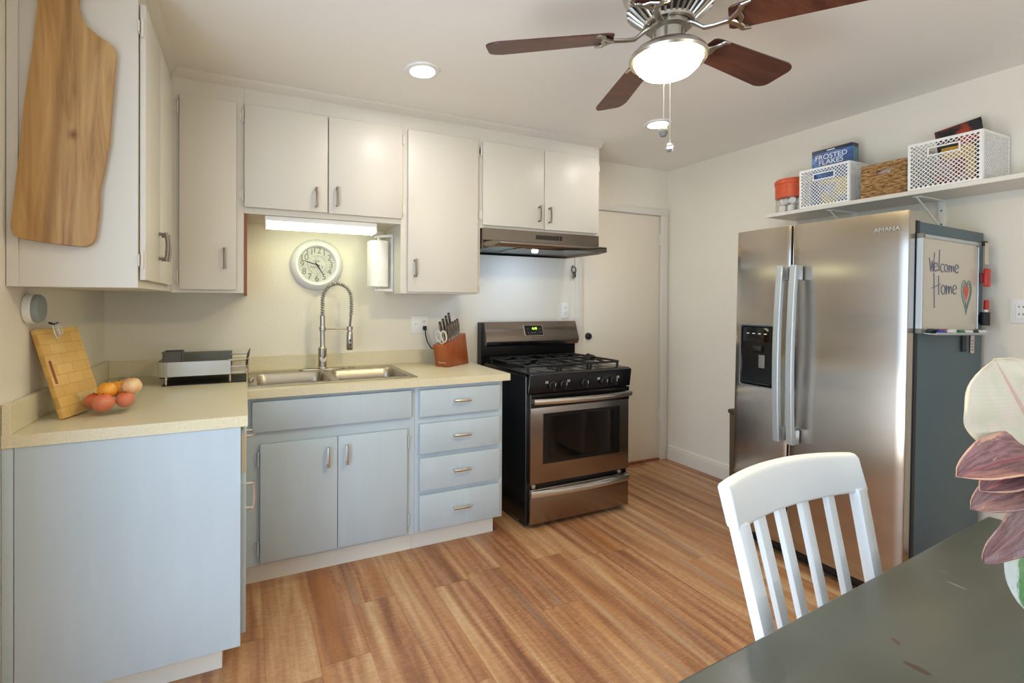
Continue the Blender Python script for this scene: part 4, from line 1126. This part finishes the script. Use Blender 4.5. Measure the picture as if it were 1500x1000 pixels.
# wicker basket
t = thing('wicker_basket', 'brown woven wicker basket between the two white baskets', 'basket', (3.77, -1.61, ZS+.001))
wx0, wx1, wy0, wy1 = 3.655, 3.89, -1.705, -1.522
def wick_mat():
    q = NT('water_hyacinth'); f = q.noise(q.coord((40, 40, 120)), 1.0, 4)
    q.set(color=q.ramp(f, [(.3, s2l((104, 72, 38))), (.5, s2l((158, 118, 70))), (.7, s2l((192, 152, 100)))]), rough=.8); return q.m
M['wicker'] = wick_mat()
def rectpath(s_, off):
    """distance along the rectangle -> point, pushed outwards by off"""
    seg = [((wx0, wy1), (wx0, wy0), (-1, 0)), ((wx0, wy0), (wx1, wy0), (0, -1)), ((wx1, wy0), (wx1, wy1), (1, 0)), ((wx1, wy1), (wx0, wy1), (0, 1))]
    for a, b_, n in seg:
        l_ = math.hypot(b_[0]-a[0], b_[1]-a[1])
        if s_ <= l_: u = s_/l_; return (a[0]+(b_[0]-a[0])*u+n[0]*off, a[1]+(b_[1]-a[1])*u+n[1]*off)
        s_ -= l_
    return (wx0, wy1)
per = 2*(wx1-wx0+wy1-wy0); hb = .150; rows = 13
fm = MB().box(wx0+.004, wx1-.004, wy0+.004, wy1-.004, ZS+.001, ZS+.005)
fm.build('bottom', 'wicker', t)
m = MB()
for r_ in range(rows):
    z = ZS+.008+r_*(hb/(rows-1)); s0, s1 = 0, per
    if 9 <= r_ <= 10: s0, s1 = .125, per+.062
    pts = []; n_ = 150
    for k in range(n_+1):
        s_ = s0+(s1-s0)*k/n_; ph = s_/per*2*PI*22+(PI if r_ % 2 else 0)
        p = rectpath(s_ % per, .0035*sin(ph)); pts.append((p[0], p[1], z+.0015*sin(ph*.37+r_)))
    m.tube(pts, .0072, 6)
m.build('woven_walls', 'wicker', t, smooth=60)
m = MB(); m.tube([(*rectpath(per*k/80, 0), ZS+.016+hb) for k in range(80)], .0095, 8, closed=True); m.build('rim', 'wicker', t, smooth=60)
pack('snack_pack', 'white and red wrapped snack inside the wicker basket', (3.685, -1.61, ZS+.012), .10, .125, .04, (225, 222, 216), rgb2=(190, 44, 50))
# jar with orange lid
jc = (3.735, -1.110)
t = thing('storage_jar', 'clear round canister with a tall orange-red lid at the left end of the shelf', 'jar', (*jc, ZS+.001))
MB().lathe([(0, 0), (.076, 0), (.080, .004), (.080, .150), (.0785, .150), (.0785, .005), (.074, .0025), (0, .0025)], (*jc, ZS+.0015), 'z', 40).build('jar_body', 'jar', t)
MB().lathe([(.0812, .095), (.0835, .095), (.0845, .175), (.088, .178), (.088, .198), (.080, .208), (.04, .211), (0, .211), (0, .206), (.078, .204), (.0812, .17)], (*jc, ZS), 'z', 44).build('lid', plain('orange_red_plastic', (206, 84, 44), .35, 0, .03), t)
random.seed(3)
spots = [(-.046, .022, .0, 0, 0), (-.042, -.028, .0, 0, 0), (.004, -.050, .0, 0, 0), (-.006, .048, .0, 0, 0), (.042, .020, .0, 0, 0), (.040, -.028, .0, 0, 0), (-.003, -.002, .0, 0, 0), (-.040, .016, .044, 78, 50), (-.036, -.030, .047, 80, 120), (.010, -.044, .046, 82, 20), (.006, .040, .045, 80, 160)]
roll = None
for k, (dx, dy, dz, tilt, yaw) in enumerate(spots):
    if roll is None:
        roll = MB().cyl((0, 0, -.021), .0205, .042, 'z', 18, .004).build('wrapped_roll', plain('wrapped_white', (232, 230, 226), .6, 0, .06, 40), None)
        tag(roll, 'small white roll among those inside the orange-lidded canister', 'roll', 'white rolls in the canister'); o = roll
    else: o = roll.copy(); COL.objects.link(o)
    o.location = (jc[0]+dx, jc[1]+dy, ZS+.0255+dz+(.0 if tilt < 45 else .003)); o.rotation_euler = (R(tilt), 0, R(yaw))

# ------------------------------------------------------------------ hanging live-edge board
t = thing('cutting_board', 'long live-edge wooden board hanging on the end of the left upper cabinet', 'cutting board', (.14, -1.1255, 1.95))
out = [(.092, 2.31), (.096, 2.335), (.110, 2.345), (.150, 2.338), (.172, 2.322), (.182, 2.30), (.184, 2.262), (.182, 2.235), (.190, 2.205), (.205, 2.175), (.235, 2.150), (.262, 2.136), (.276, 2.124), (.280, 2.105), (.277, 2.06), (.272, 1.98), (.266, 1.90), (.262, 1.82), (.255, 1.775), (.247, 1.72), (.236, 1.66), (.236, 1.60), (.230, 1.55), (.226, 1.51), (.218, 1.494), (.20, 1.484), (.15, 1.487), (.09, 1.494), (.045, 1.501), (.028, 1.510), (.020, 1.528), (.022, 1.57), (.028, 1.63), (.034, 1.70), (.040, 1.76), (.044, 1.83), (.050, 1.90), (.060, 1.99), (.070, 2.07), (.078, 2.16), (.084, 2.24)]
m = MB(); m.prism(out, 'y', -1.137, -1.117, .003, 2); m.build('board', 'acacia', t)
m = MB(); m.tube([(.135, -1.1385, 2.262), (.135, -1.140, 2.285), (.133, -1.135, 2.36), (.132, -1.1165, 2.38)], .003, 8); m.cyl((.135, -1.1378, 2.262), .007, .001, 'y', 14); m.build('leather_loop', 'cordblack', t)

# ------------------------------------------------------------------ bamboo board leaning on the left wall
# stands on its short end on the counter, top leaning against the wall
t = thing('cutting_board', 'bamboo cutting board leaning against the left wall on the countertop', 'cutting board', (.10, -.95, ZC+.001))
def bamboo_board():
    P = lambda q: Vector(q)
    bl = P((.121, -.972, ZC+.002)); tl = P((.026, -1.085, 1.218)); tr = P((.026, -.665, 1.218))
    n_up = (tl-bl); 
    br = Vector((.121, -.800, ZC+.002)); 
    return bl, br, tl, tr
def board_on(bl, hdir, updir, w_, h_, th):
    b = MB(); m4 = Matrix((( *hdir, 0), (*updir, 0), (*hdir.cross(updir), 0), (0, 0, 0, 1))).transposed(); m4.translation = bl
    return m4
hd = Vector((.10, .30, 0)).normalized(); tilt_a = R(17)
ud = (Vector((0, 0, 1))*cos(tilt_a) + Vector((-hd.y, hd.x, 0))*sin(tilt_a)).normalized()
m4 = board_on(Vector((.097, -.972, ZC+.0015)), hd, ud, 0, 0, 0)
bwid, bhei, bth = .205, .315, .019
m = MB(); m.box(0, bwid, 0, bhei, -bth/2, bth/2, .004, 2)
uvb = m.bm; uvl = uvb.loops.layers.uv.new('UVMap')
for f_ in uvb.faces:
    for lp in f_.loops: lp[uvl].uv = (lp.vert.co.x, lp.vert.co.y)
uvb.transform(m4); m.build('board', 'bamboo', t)
m = MB(); m.box(.010, .022, bhei*.38, bhei*.64, bth/2-.001, bth/2+.0006, .0003, 1); uvb = m.bm; uvb.transform(m4); m.build('handle_slot', 'brown', t)

# ------------------------------------------------------------------ puck speaker with cable
dc = (.0, -.962, 1.288)
t = thing('wall_speaker', 'grey fabric puck speaker mounted on the left wall above the bamboo board', 'speaker', (.001, dc[1], dc[2]))
MB().lathe([(.0, .0008), (.046, .0008), (.049, .004), (.0495, .020), (.047, .024), (0, .024)], dc, 'x', 40).build('mount', 'plastic', t)
MB().lathe([(.047, .0245), (.0475, .034), (.042, .043), (.028, .047), (0, .048)], dc, 'x', 40).build('fabric_cover', 'greyfabric', t)
m = MB(); c0 = Vector((.055, -.906, 1.235))
m.tube([(.02, -.918, 1.262), (.04, -.910, 1.250), c0, c0+Vector((.01, .012, -.01))], .0022, 6)
for k, (wd_, ln_, off) in enumerate(((.013, .050, 0.0), (.009, .041, .006), (.016, .036, .011))):
    q = c0+Vector((off, .002*k, 0)); pts = []
    for i in range(16): a = 2*PI*i/16; pts.append(q+Vector((.012*(1-cos(a))*.5, wd_*sin(a), -ln_*(1-cos(a))*.5)))
    m.tube(pts, .0021, 6, closed=True)
m.build('cable', 'cordwhite', t, smooth=60)
m = MB(); m.tube([c0+Vector((-.008, -.014, .004)), c0+Vector((.004, -.002, -.002)), c0+Vector((.010, .012, .002))], .0035, 6); m.build('cable_tie', 'cordblack', t)

# ------------------------------------------------------------------ glass bowl and fruit
bc = (.218, -.905)
t = thing('fruit_bowl', 'clear glass bowl of oranges and tomatoes on the left counter', 'bowl', (*bc, ZC+.001))
MB().lathe([(0, .0), (.045, .0), (.055, .003), (.075, .025), (.092, .052), (.101, .072), (.098, .0735), (.089, .054), (.072, .028), (.052, .007), (0, .005)], (*bc, ZC+.0012), 'z', 48).build('bowl_body', 'glass', t, smooth=70)
def fruit(name, label, p, r, rgb, rgb2, cat, sq=.92, bump=.1):
    t_ = thing(name, label, cat, (p[0], p[1], p[2]))
    q = NT(name+'_skin'); f = q.noise(q.coord(), 22, 3); q.set(color=q.ramp(f, [(.35, s2l(rgb)), (.7, s2l(rgb2))]), rough=.35); q.bump(q.noise(q.coord(), 320, 2), bump, .001)
    MB().lathe([(0, -sq*r), (.3*r, -sq*r*.96), (.65*r, -sq*r*.75), (.9*r, -sq*r*.4), (r, 0), (.9*r, sq*r*.42), (.65*r, sq*r*.76), (.3*r, sq*r*.95), (.08*r, sq*r*.93), (0, sq*r*.90)], (0, 0, 0), 'z', 28).build('skin', q.m, t_, local=True, smooth=80)
    MB().lathe([(0, .004), (.003, .003), (.004, -.002), (0, -.004)], (0, 0, sq*r*.93), 'z', 8).build('stem_end', plain('stem_green', (88, 96, 48), .7), t_, local=True)
    return t_
zb_ = ZC+.008
fruit('tomato', 'large orange-red tomato at the front of the glass bowl', (bc[0]-.012, bc[1]-.043, zb_+.036), .035, (226, 106, 70), (232, 130, 92), 'tomato', .88)
fruit('tomato', 'red tomato at the left of the glass bowl', (bc[0]-.052, bc[1]+.012, zb_+.036), .030, (218, 84, 50), (228, 108, 70), 'tomato', .88)
fruit('tomato', 'red tomato at the right of the glass bowl under the peach', (bc[0]+.046, bc[1]-.008, zb_+.036), .031, (222, 100, 66), (230, 122, 84), 'tomato', .88)
fruit('orange', 'orange resting on top in the middle of the bowl', (bc[0]-.010, bc[1]+.005, zb_+.072), .031, (236, 150, 36), (244, 172, 60), 'orange', .95, .3)
fruit('orange', 'orange at the back of the bowl', (bc[0]+.016, bc[1]+.052, zb_+.066), .033, (236, 152, 40), (244, 172, 62), 'orange', .95, .3)
fruit('peach', 'pale yellow and pink peach on the right of the bowl', (bc[0]+.058, bc[1]+.030, zb_+.078), .034, (232, 160, 112), (238, 212, 158), 'peach', .93)

# ------------------------------------------------------------------ dish rack
t = thing('dish_rack', 'white and grey dish drying rack on the counter left of the sink', 'dish rack', (.46, -.24, ZC+.001))
rx0_, rx1_, ry0_, ry1_ = .300, .615, -.385, -.100; z0_, z1_ = ZC+.042, ZC+.112
m = MB()
rk = plain('rack_steel', (206, 210, 210), .26, .75, .02)
m.box(rx0_+.025, rx1_-.02, ry0_, ry0_+.004, z0_, z1_, .0015, 1); m.build('front_panel', rk, t)
cr = [(rx0_+.025-.045*sin(R(a)), ry0_+.045-.045*cos(R(a))) for a in range(0, 91, 10)]; ci = [(rx0_+.025-.041*sin(R(a)), ry0_+.045-.041*cos(R(a))) for a in range(90, -1, -10)]
m = MB(); m.prism(cr+[(rx0_-.02, ry1_), (rx0_-.016, ry1_)]+ci, 'z', z0_, z1_); m.build('side_panel', rk, t)
MB().box(rx0_+.02, rx1_-.02, ry1_-.004, ry1_, z0_+.01, z1_+.02, .0015, 1).build('back_panel', 'greyplastic', t)
MB().box(rx0_+.006, rx1_-.02, ry0_+.006, ry1_-.006, z0_+.002, z0_+.007, .001, 1).build('tray', 'greyplastic', t)
m = MB()
for (x, y) in ((rx0_+.020, ry0_+.012), (rx1_-.024, ry0_+.012), (rx0_+.020, ry1_-.014), (rx1_-.024, ry1_-.014)): m = MB(); m.tube([(x, y, ZC+.0022), (x, y, z0_+.01)], .0045, 8); m.build('leg', 'bar_steel', t)
for z in (z0_+.006, z0_+.035, z1_): m = MB(); m.tube([(rx1_-.03, ry0_+.01, z), (rx1_+.045, ry0_+.012, z), (rx1_+.060, ry0_+.03, z), (rx1_+.060, ry1_-.03, z), (rx1_+.045, ry1_-.012, z), (rx1_-.03, ry1_-.01, z)], .003, 6); m.build('wire_hoop', 'bar_steel', t)
m = MB()
for k in range(6): y = ry0_+.03+k*.043; m.tube([(rx1_-.015, y, z0_+.006), (rx1_+.057, y, z0_+.006)], .002, 6); m.tube([(rx1_+.02, y, z0_+.006), (rx1_+.02, y, z0_+.045)], .002, 6)
m.build('wire_tines', 'bar_steel', t)
m = MB(); m.prism([(rx0_+.004, ry0_+.002), (rx1_+.05, ry0_+.002), (rx1_+.05, ry1_-.005), (rx0_+.004, ry1_-.005)], 'z', ZC+.001, ZC+.0045, .001, 1); m.box(rx0_-.012, rx0_+.03, ry0_+.05, ry1_-.03, z0_-.012, z0_-.004, .002); m.build('drip_tray', 'blackmatte', t)
m = MB(); cx0, cx1, cy0, cy1 = rx0_+.006, rx0_+.084, ry0_+.008, ry0_+.12
for a in ((cx0, cx0+.003, cy0, cy1), (cx1-.003, cx1, cy0, cy1), (cx0, cx1, cy0, cy0+.003), (cx0, cx1, cy1-.003, cy1), ): m.box(*a, z0_+.008, z1_+.047, .0005, 1)
m.box(cx0, cx1, cy0, cy1, z0_+.0075, z0_+.011); m.box(cx0-.003, cx1+.003, cy0-.003, cy0+.001, z1_+.042, z1_+.048); m.build('utensil_cup', plain('charcoal_plastic', (86, 82, 76), .5), t)
t = thing('small_plate', 'small dark plate standing on edge in the right end of the dish rack', 'plate', (rx1_+.04, -.25, z0_+.01))
MB().lathe([(0, 0), (.030, .001), (.05, .008), (.051, .011), (.03, .005), (0, .004)], (0, 0, .055), 'x', 36, mat=Matrix.Rotation(R(10), 4, 'Y')).build('plate_body', plain('dark_ceramic', (82, 70, 58), .3), t, local=True)

# ------------------------------------------------------------------ knife block
t = thing('knife_block', 'reddish cherry wood knife block on the counter beside the stove', 'knife block', (1.86, -.19, ZC+.001), (0, 0, R(33)))
# local: +x runs from the scissor end to the back, leaning toward -x
side_ = [(-.118, 0), (.118, 0), (.076, .198), (-.148, .132)]
m = MB(); m.prism(side_, 'y', -.048, .048, .003, 2); kb = m.build('block', 'block', t, local=True)
MB().box(-.128, -.1205, -.03, .006, .022, .030, mat=Matrix.Rotation(R(0), 4, 'Y')).build('maker_mark', 'plastic', kb, local=True) if False else None
mk = Matrix.Translation((-.1235, -.006, .026)) @ Matrix.Rotation(R(-12.8), 4, 'Y') @ Matrix.Rotation(-PI/2, 4, 'Z') @ Matrix.Rotation(PI/2, 4, 'X')
MB().text('Farberware', .012, mk, .0004).build('maker_mark', 'plastic', kb, local=True)
kd = Vector((-.20, 0, 1)).normalized()          # knife axis
def on_top(u, v): return Vector((-.148+(.224)*u, v, .132+.066*u))
def knife(label, u, v, ln, wd, group='steel-handled knives in the block', steak=False):
    r0 = on_top(u, v); rm = Matrix.Rotation(R(33), 4, 'Z'); p = rm @ r0 + Vector((1.86, -.19, ZC+.001))
    o = thing('kitchen_knife', label, 'knife', p, (0, 0, R(33)), group)
    m = MB(); m.tube([kd*.003, kd*.018], [wd*.62, wd*.60], 8, flat=(1.0, .6)); m.build('bolster', 'chrome', o, local=True)
    m = MB(); n_ = 9; pts = [kd*(.018+ln*i/n_)+Vector((.006*sin(PI*i/n_), 0, 0)) for i in range(n_+1)]
    m.tube(pts, [wd*(.62+.25*sin(PI*i/n_)+(.16 if i > 7 else 0)) for i in range(n_+1)], 10, flat=(1.0, .55)); m.build('handle', 'knife_steel', o, local=True, smooth=60)
    m = MB(); e = kd*(.018+ln); m.tube([e-kd*.001, e+kd*.006], [wd*.8, wd*.55], 10, flat=(1.0, .6)); m.build('end_cap', 'blackmatte', o, local=True)
names = ['first', 'second', 'third', 'fourth', 'fifth', 'sixth']
for k in range(5): knife('steel-handled steak knife, %s from the scissors in the front row of the block' % names[k], .34+.115*k, -.026, .085, .0125)
for k in range(4): knife('steel-handled knife, %s from the scissors in the back row of the block' % names[k], .26+.15*k, .020, .105+.008*k, .0150)
# scissors
p = Matrix.Rotation(R(33), 4, 'Z') @ on_top(.10, -.006) + Vector((1.86, -.19, ZC+.001))
t = thing('kitchen_scissors', 'kitchen scissors with cream loop handles at the near end of the knife block', 'scissors', p, (0, 0, R(33)))
for sg in (-1, 1):
    c_ = Vector((0, sg*.020, 0))+kd*.050; pts = []
    for i in range(18): a = 2*PI*i/18; pts.append(c_+Vector((0, .019*cos(a), 0))+kd*(.034*sin(a)))
    m = MB(); m.tube(pts, .0055, 8, closed=True); m.tube([Vector((0, 0, .002)), c_-kd*.034], .005, 8); m.build('loop_handle', plain('cream_handle', (206, 196, 178), .4), t, local=True, smooth=60)
m = MB(); m.tube([Vector((0, 0, .0)), kd*.016], .007, 8, flat=(.6, 1)); m.build('shank', 'chrome', t, local=True)

# ------------------------------------------------------------------ dining table
TABLE_MARKS = []
TZ = .75; TA = R(3.4)
tcx, tcy = 2.478, -2.392           # far right corner of the top
t = thing('dining_table', 'dark grey-green painted dining table with worn spots in the foreground', 'table', (tcx, tcy, 0), (0, 0, TA))
TL, TW = 1.42, .92
def tl(x, y):
    dx, dy = x-tcx, y-tcy; return (dx*cos(-TA)-dy*sin(-TA), dx*sin(-TA)+dy*cos(-TA))
a1 = tl(1.611, -2.597); a2 = tl(1.658, -2.553); a3 = tl(1.960, -2.512); a4 = tl(1.90, -2.49)
TABLE_MARKS[:] = [(-.8717, -.1546, .018, .0075, R(-88), (70, 50, 46), .35), (-.8266, -.1117, .0105, .0045, R(-130), (74, 52, 46), .4), (-.5128, -.0917, .0175, .0016, R(-98), (176, 178, 178), .1), (-.47, -.06, .009, .0010, R(-70), (150, 152, 150), .1)]
M['table'] = table_mat()
m = MB(); m.box(-TL, 0, -TW, 0, TZ-.028, TZ, .005, 3); m.build('tabletop', 'table', t, local=True)
m = MB(); m.box(-TL+.07, -.07, -.09, -.068, TZ-.11, TZ-.0285); m.box(-TL+.07, -.07, -TW+.068, -TW+.09, TZ-.11, TZ-.0285); m.box(-TL+.07, -TL+.092, -TW+.09, -.09, TZ-.11, TZ-.0285); m.box(-.092, -.07, -TW+.09, -.09, TZ-.11, TZ-.0285); m.build('apron', 'table', t, local=True)
for x in (-TL+.08, -.08):
    for y in (-TW+.08, -.08):
        m = MB(); m.lathe([(.016, 0), (.020, .01), (.034, .60), (.036, .64)], (0, 0, 0), 'z', 4, mat=Matrix.Translation((x, y, 0)) @ Matrix.Rotation(PI/4, 4, 'Z')); m.box(x-.03, x+.03, y-.03, y+.03, .62, TZ-.0285); m.build('leg', 'table', t, local=True)

# ------------------------------------------------------------------ chair
t = thing('dining_chair', 'white painted wooden slat-back chair tucked under the dining table', 'chair', (1.788, -2.60, 0), (0, 0, R(1.5)))
# local: back towards +y, seat towards -y
SB = .175                              # y of the back posts at the seat
def post_y(z): return SB+(z-.45)*.215
def lean_box(m, xa, xb, wa, wb, za, zb_, d=.022, bow=0.0):
    """a leaning post between heights za..zb_, centre x from xa to xb"""
    ya, yb = post_y(za)+bow*.8, post_y(zb_)+bow
    v = []
    for (x, y, z, w_) in ((xa, ya, za, wa), (xb, yb, zb_, wb)):
        v += [(x-w_/2, y-d/2, z), (x+w_/2, y-d/2, z), (x+w_/2, y+d/2, z), (x-w_/2, y+d/2, z)]
    b = bmesh.new(); V = [b.verts.new(p) for p in v]
    for f_ in ((0, 1, 2, 3), (7, 6, 5, 4), (0, 4, 5, 1), (1, 5, 6, 2), (2, 6, 7, 3), (3, 7, 4, 0)): b.faces.new([V[i] for i in f_])
    bmesh.ops.recalc_face_normals(b, faces=b.faces[:]); bmesh.ops.bevel(b, geom=b.edges[:], offset=.0025, segments=2, affect='EDGES', profile=.5); m._add(b)
ZR0, ZR1 = .868, .952
XL, XR_ = -.252, .252
m = MB(); v = []; f = []; n = 16
for i in range(n+1):
    u = -1+2*i/n; x = u*.239; bow = .030*(1-u*u); arch = .008*(1-u*u)
    for (dy, z) in ((-.014, ZR0), (.014, ZR0), (.020, ZR1-.010+arch), (.012, ZR1+arch), (-.004, ZR1+arch), (-.010, ZR1-.010+arch)):
        v.append((x, post_y(z)+dy+bow, z))
for i in range(n):
    for k in range(6): f.append((i*6+k, i*6+(k+1) % 6, (i+1)*6+(k+1) % 6, (i+1)*6+k))
f.append(tuple(range(5, -1, -1))); f.append(tuple(n*6+k for k in range(6)))
m.faces(v, f); o = m.build('top_rail', 'chairwhite', t, local=True, smooth=40)
bv = o.modifiers.new('bevel', 'BEVEL'); bv.width = .006; bv.segments = 3; bv.limit_method = 'ANGLE'; bv.angle_limit = R(40)
for sg in (-1, 1):
    m = MB(); lean_box(m, sg*.180, sg*.2175, .038, .036, .43, ZR0+.01, .024); 
    b0 = (sg*.178, post_y(.43))
    v = []
    for (x, y, z, w_) in ((sg*.178, post_y(.10)+.10, 0, .032), (sg*.178, post_y(.43), .432, .044)): v += [(x-w_/2, y-.013, z), (x+w_/2, y-.013, z), (x+w_/2, y+.013, z), (x-w_/2, y+.013, z)]
    m.faces(v, [(3, 2, 1, 0), (4, 5, 6, 7), (0, 1, 5, 4), (1, 2, 6, 5), (2, 3, 7, 6), (3, 0, 4, 7)])
    m.build('back_post', 'chairwhite', t, local=True)
for k in range(4):
    u = -1+2*(k+.5)/4 if False else (-.6+.4*k)
    m = MB(); lean_box(m, u*.178, u*.2145, .026, .027, .455, ZR0+.012, .014, .030*(1-u*u)); m.build('back_slat', 'chairwhite', t, local=True)
m = MB(); m.prism([(-.205, SB+.02), (.205, SB+.02), (.225, -.20), (.205, -.225), (-.205, -.225), (-.225, -.20)], 'z', .432, .458, .006, 3); m.build('seat', 'chairwhite', t, local=True)
m = MB(); m.box(-.19, .19, -.19, -.17, .37, .4315); m.box(-.19, .19, SB-.03, SB-.012, .37, .4315); m.box(-.19, -.172, -.17, SB-.03, .37, .4315); m.box(.172, .19, -.17, SB-.03, .37, .4315); m.build('apron', 'chairwhite', t, local=True)
for sg in (-1, 1):
    m = MB(); m.lathe([(.020, 0), (.024, .35), (.026, .4315)], (0, 0, 0), 'z', 4, mat=Matrix.Translation((sg*.185, -.185, 0)) @ Matrix.Rotation(PI/4, 4, 'Z')); m.build('front_leg', 'chairwhite', t, local=True)

# ------------------------------------------------------------------ rubber plant on the table
pc = Vector((2.12, -2.74, TZ+.001))
t = thing('rubber_plant', 'variegated rubber plant with pink and cream leaves at the right of the table', 'plant', pc)
m = MB(); m.lathe([(0, 0), (.062, 0), (.066, .004), (.084, .135), (.088, .14), (.088, .15), (.080, .15), (.078, .135), (0, .128)], pc, 'z', 36); m.build('pot', plain('grey_pot', (196, 194, 188), .5), t)
MB().lathe([(.0775, .130), (.05, .134), (0, .137)], pc, 'z', 24).build('soil', plain('soil', (58, 46, 38), .95, 0, .3, 80), t)
st = [pc+Vector((0, 0, .12)), pc+Vector((-.02, .01, .2)), Vector((2.06, -2.70, .98)), Vector((2.005, -2.665, 1.02)), Vector((1.965, -2.642, 1.05))]
MB().tube(st, [.008, .008, .007, .006, .005], 8).build('stem', plain('plant_stem', (120, 110, 66), .5), t)
MB().tube([pc+Vector((.0, 0, .12)), pc+Vector((.03, -.02, .25)), pc+Vector((.04, -.02, .42))], [.007, .007, .004], 8).build('stem', plain('plant_stem_side', (110, 112, 66), .5), t)
def leaf_mat(name, main, patch, edge, mid, edge_w=.80, back=None, patch_n=5, patch_lo=.5):
    q = NT(name); tc = q.n('ShaderNodeTexCoord'); sp = q.n('ShaderNodeSeparateXYZ'); q.l(tc.outputs['UV'], sp.inputs[0])
    nz = q.noise(q.coord(which='UV', scale=(1.5, 1.0, 1)), patch_n, 4, .6)
    a = q.math('ABSOLUTE', sp.outputs[0])
    c = q.mix(q.ramp(nz, [(patch_lo-.05, (0, 0, 0)), (patch_lo+.05, (1, 1, 1))]), (*s2l(main), 1), (*s2l(patch), 1))
    e = q.math('ADD', a, q.math('MULTIPLY', q.math('SUBTRACT', nz, .5), .9))
    c = q.mix(q.ramp(e, [(edge_w, (0, 0, 0)), (edge_w+.1, (1, 1, 1))]), c, (*s2l(edge), 1))
    v = q.math('SINE', q.math('MULTIPLY', q.math('ADD', sp.outputs[1], q.math('MULTIPLY', a, -.12)), 170))
    c = q.mix(q.math('MULTIPLY', q.math('GREATER_THAN', v, .6), .05), c, (*s2l(mid), 1))
    c = q.mix(q.math('LESS_THAN', a, .035), c, (*s2l(mid), 1))
    q.set(color=c, rough=.38, sss=0.0); q.bump(v, .06, .001); return q.m
def leaf(base, tip, width, normal, mat, bend=.03, fold=.15, curl=0.0, round_=.5, name='leaf', petiole=None):
    base, tip = Vector(base), Vector(tip); ax = (tip-base); L_ = ax.length; ax.normalize()
    nn = Vector(normal); nn = (nn-ax*nn.dot(ax)).normalized(); sd = ax.cross(nn).normalized()
    b = bmesh.new(); uvl = b.loops.layers.uv.new('UVMap'); N_, K = 22, 8; grid = []; uvs = {}
    for i in range(N_+1):
        s_ = i/N_; w_ = width/2*(sin(PI*min(1, s_**.82))**.62) if i < N_ else 0.0
        if i == 0: w_ = 0.004
        if i == N_: w_ = .0008
        row = []
        for k in range(-K, K+1):
            u = k/K
            off = bend*sin(PI*s_) + fold*w_*abs(u)**1.3 + curl*(s_**2)*-1
            off += .003*sin(s_*17+u*3)*abs(u)
            vtx = b.verts.new(base+ax*L_*s_+sd*w_*u+nn*off); uvs[vtx] = (u, s_); row.append(vtx)
        grid.append(row)
    for i in range(N_):
        for k in range(2*K):
            fc = b.faces.new((grid[i][k], grid[i][k+1], grid[i+1][k+1], grid[i+1][k]))
            for lp in fc.loops: lp[uvl].uv = uvs[lp.vert]
    m = MB(); m._add(b)
    m.tube([base+ax*L_*s_+nn*(bend*sin(PI*s_)+curl*(s_**2)*-1) for s_ in [i/10 for i in range(10)]], [.0028*(1-i/11) for i in range(10)], 6) if False else None
    o = m.build(name, mat, t, smooth=80, solidify=.0012)
    if petiole is not None:
        MB().tube([Vector(petiole), (Vector(petiole)+base)/2+Vector((0, 0, -.008)), base+ax*.004], [.0035, .003, .0028], 6).build('petiole', plain('petiole_olive', (150, 150, 84), .5), o)
    return o
cream = leaf_mat('cream_leaf', (208, 193, 170), (200, 192, 163), (222, 200, 158), (200, 162, 146), .93, patch_n=3)
pink = leaf_mat('pink_leaf', (150, 108, 106), (120, 84, 82), (206, 160, 132), (158, 74, 80), .82)
pinkd = leaf_mat('dusky_leaf', (146, 108, 102), (122, 90, 84), (196, 150, 128), (170, 120, 112), .92)
green = leaf_mat('green_cream_leaf', (110, 156, 96), (72, 120, 66), (226, 226, 212), (160, 190, 140), .62, patch_n=3)
view = Vector((-.62, -.55, .25))        # roughly toward the dining end
nd = Vector((-.74, -.60, .2)).normalized()
leaf((1.955, -2.634, 1.052), (1.862, -2.600, 1.222), .165, nd, cream, .004, -.10, 0, name='leaf', petiole=(1.985, -2.66, 1.025))
leaf((1.955, -2.636, 1.050), (1.806, -2.576, 1.020), .085, (-.35, -.5, .8), pink, .012, .55, .012, petiole=(1.985, -2.66, 1.025))
leaf((1.965, -2.640, 1.030), (1.822, -2.600, 1.000), .07, (-.3, -.5, .85), pink, .012, .5, .01, petiole=(1.995, -2.665, 1.02))
leaf((1.965, -2.640, 1.010), (1.822, -2.585, .957), .075, (-.4, -.55, .7), pinkd, .022, .35, .0, petiole=(2.01, -2.67, 1.01))
leaf((1.965, -2.640, .985), (1.846, -2.592, .862), .062, (-.65, -.55, .2), pinkd, .018, .3, .0, petiole=(2.03, -2.68, 1.0))
leaf((2.02, -2.66, .905), (1.925, -2.625, .770), .16, (-.7, -.6, .25), green, .01, .1, .0, petiole=(2.085, -2.715, .92))
for (b_, e_, mt_) in (((2.16, -2.76, 1.17), (2.28, -2.82, 1.27), green), ((2.15, -2.74, 1.12), (2.20, -2.60, 1.18), green), ((2.14, -2.77, 1.08), (2.08, -2.92, 1.13), cream), ((2.16, -2.75, 1.18), (2.13, -2.68, 1.33), pink)):
    leaf(b_, e_, .10, (0, -.2, 1), mt_, .012, .2, 0, petiole=(2.155, -2.758, min(b_[2], 1.165)-.01))
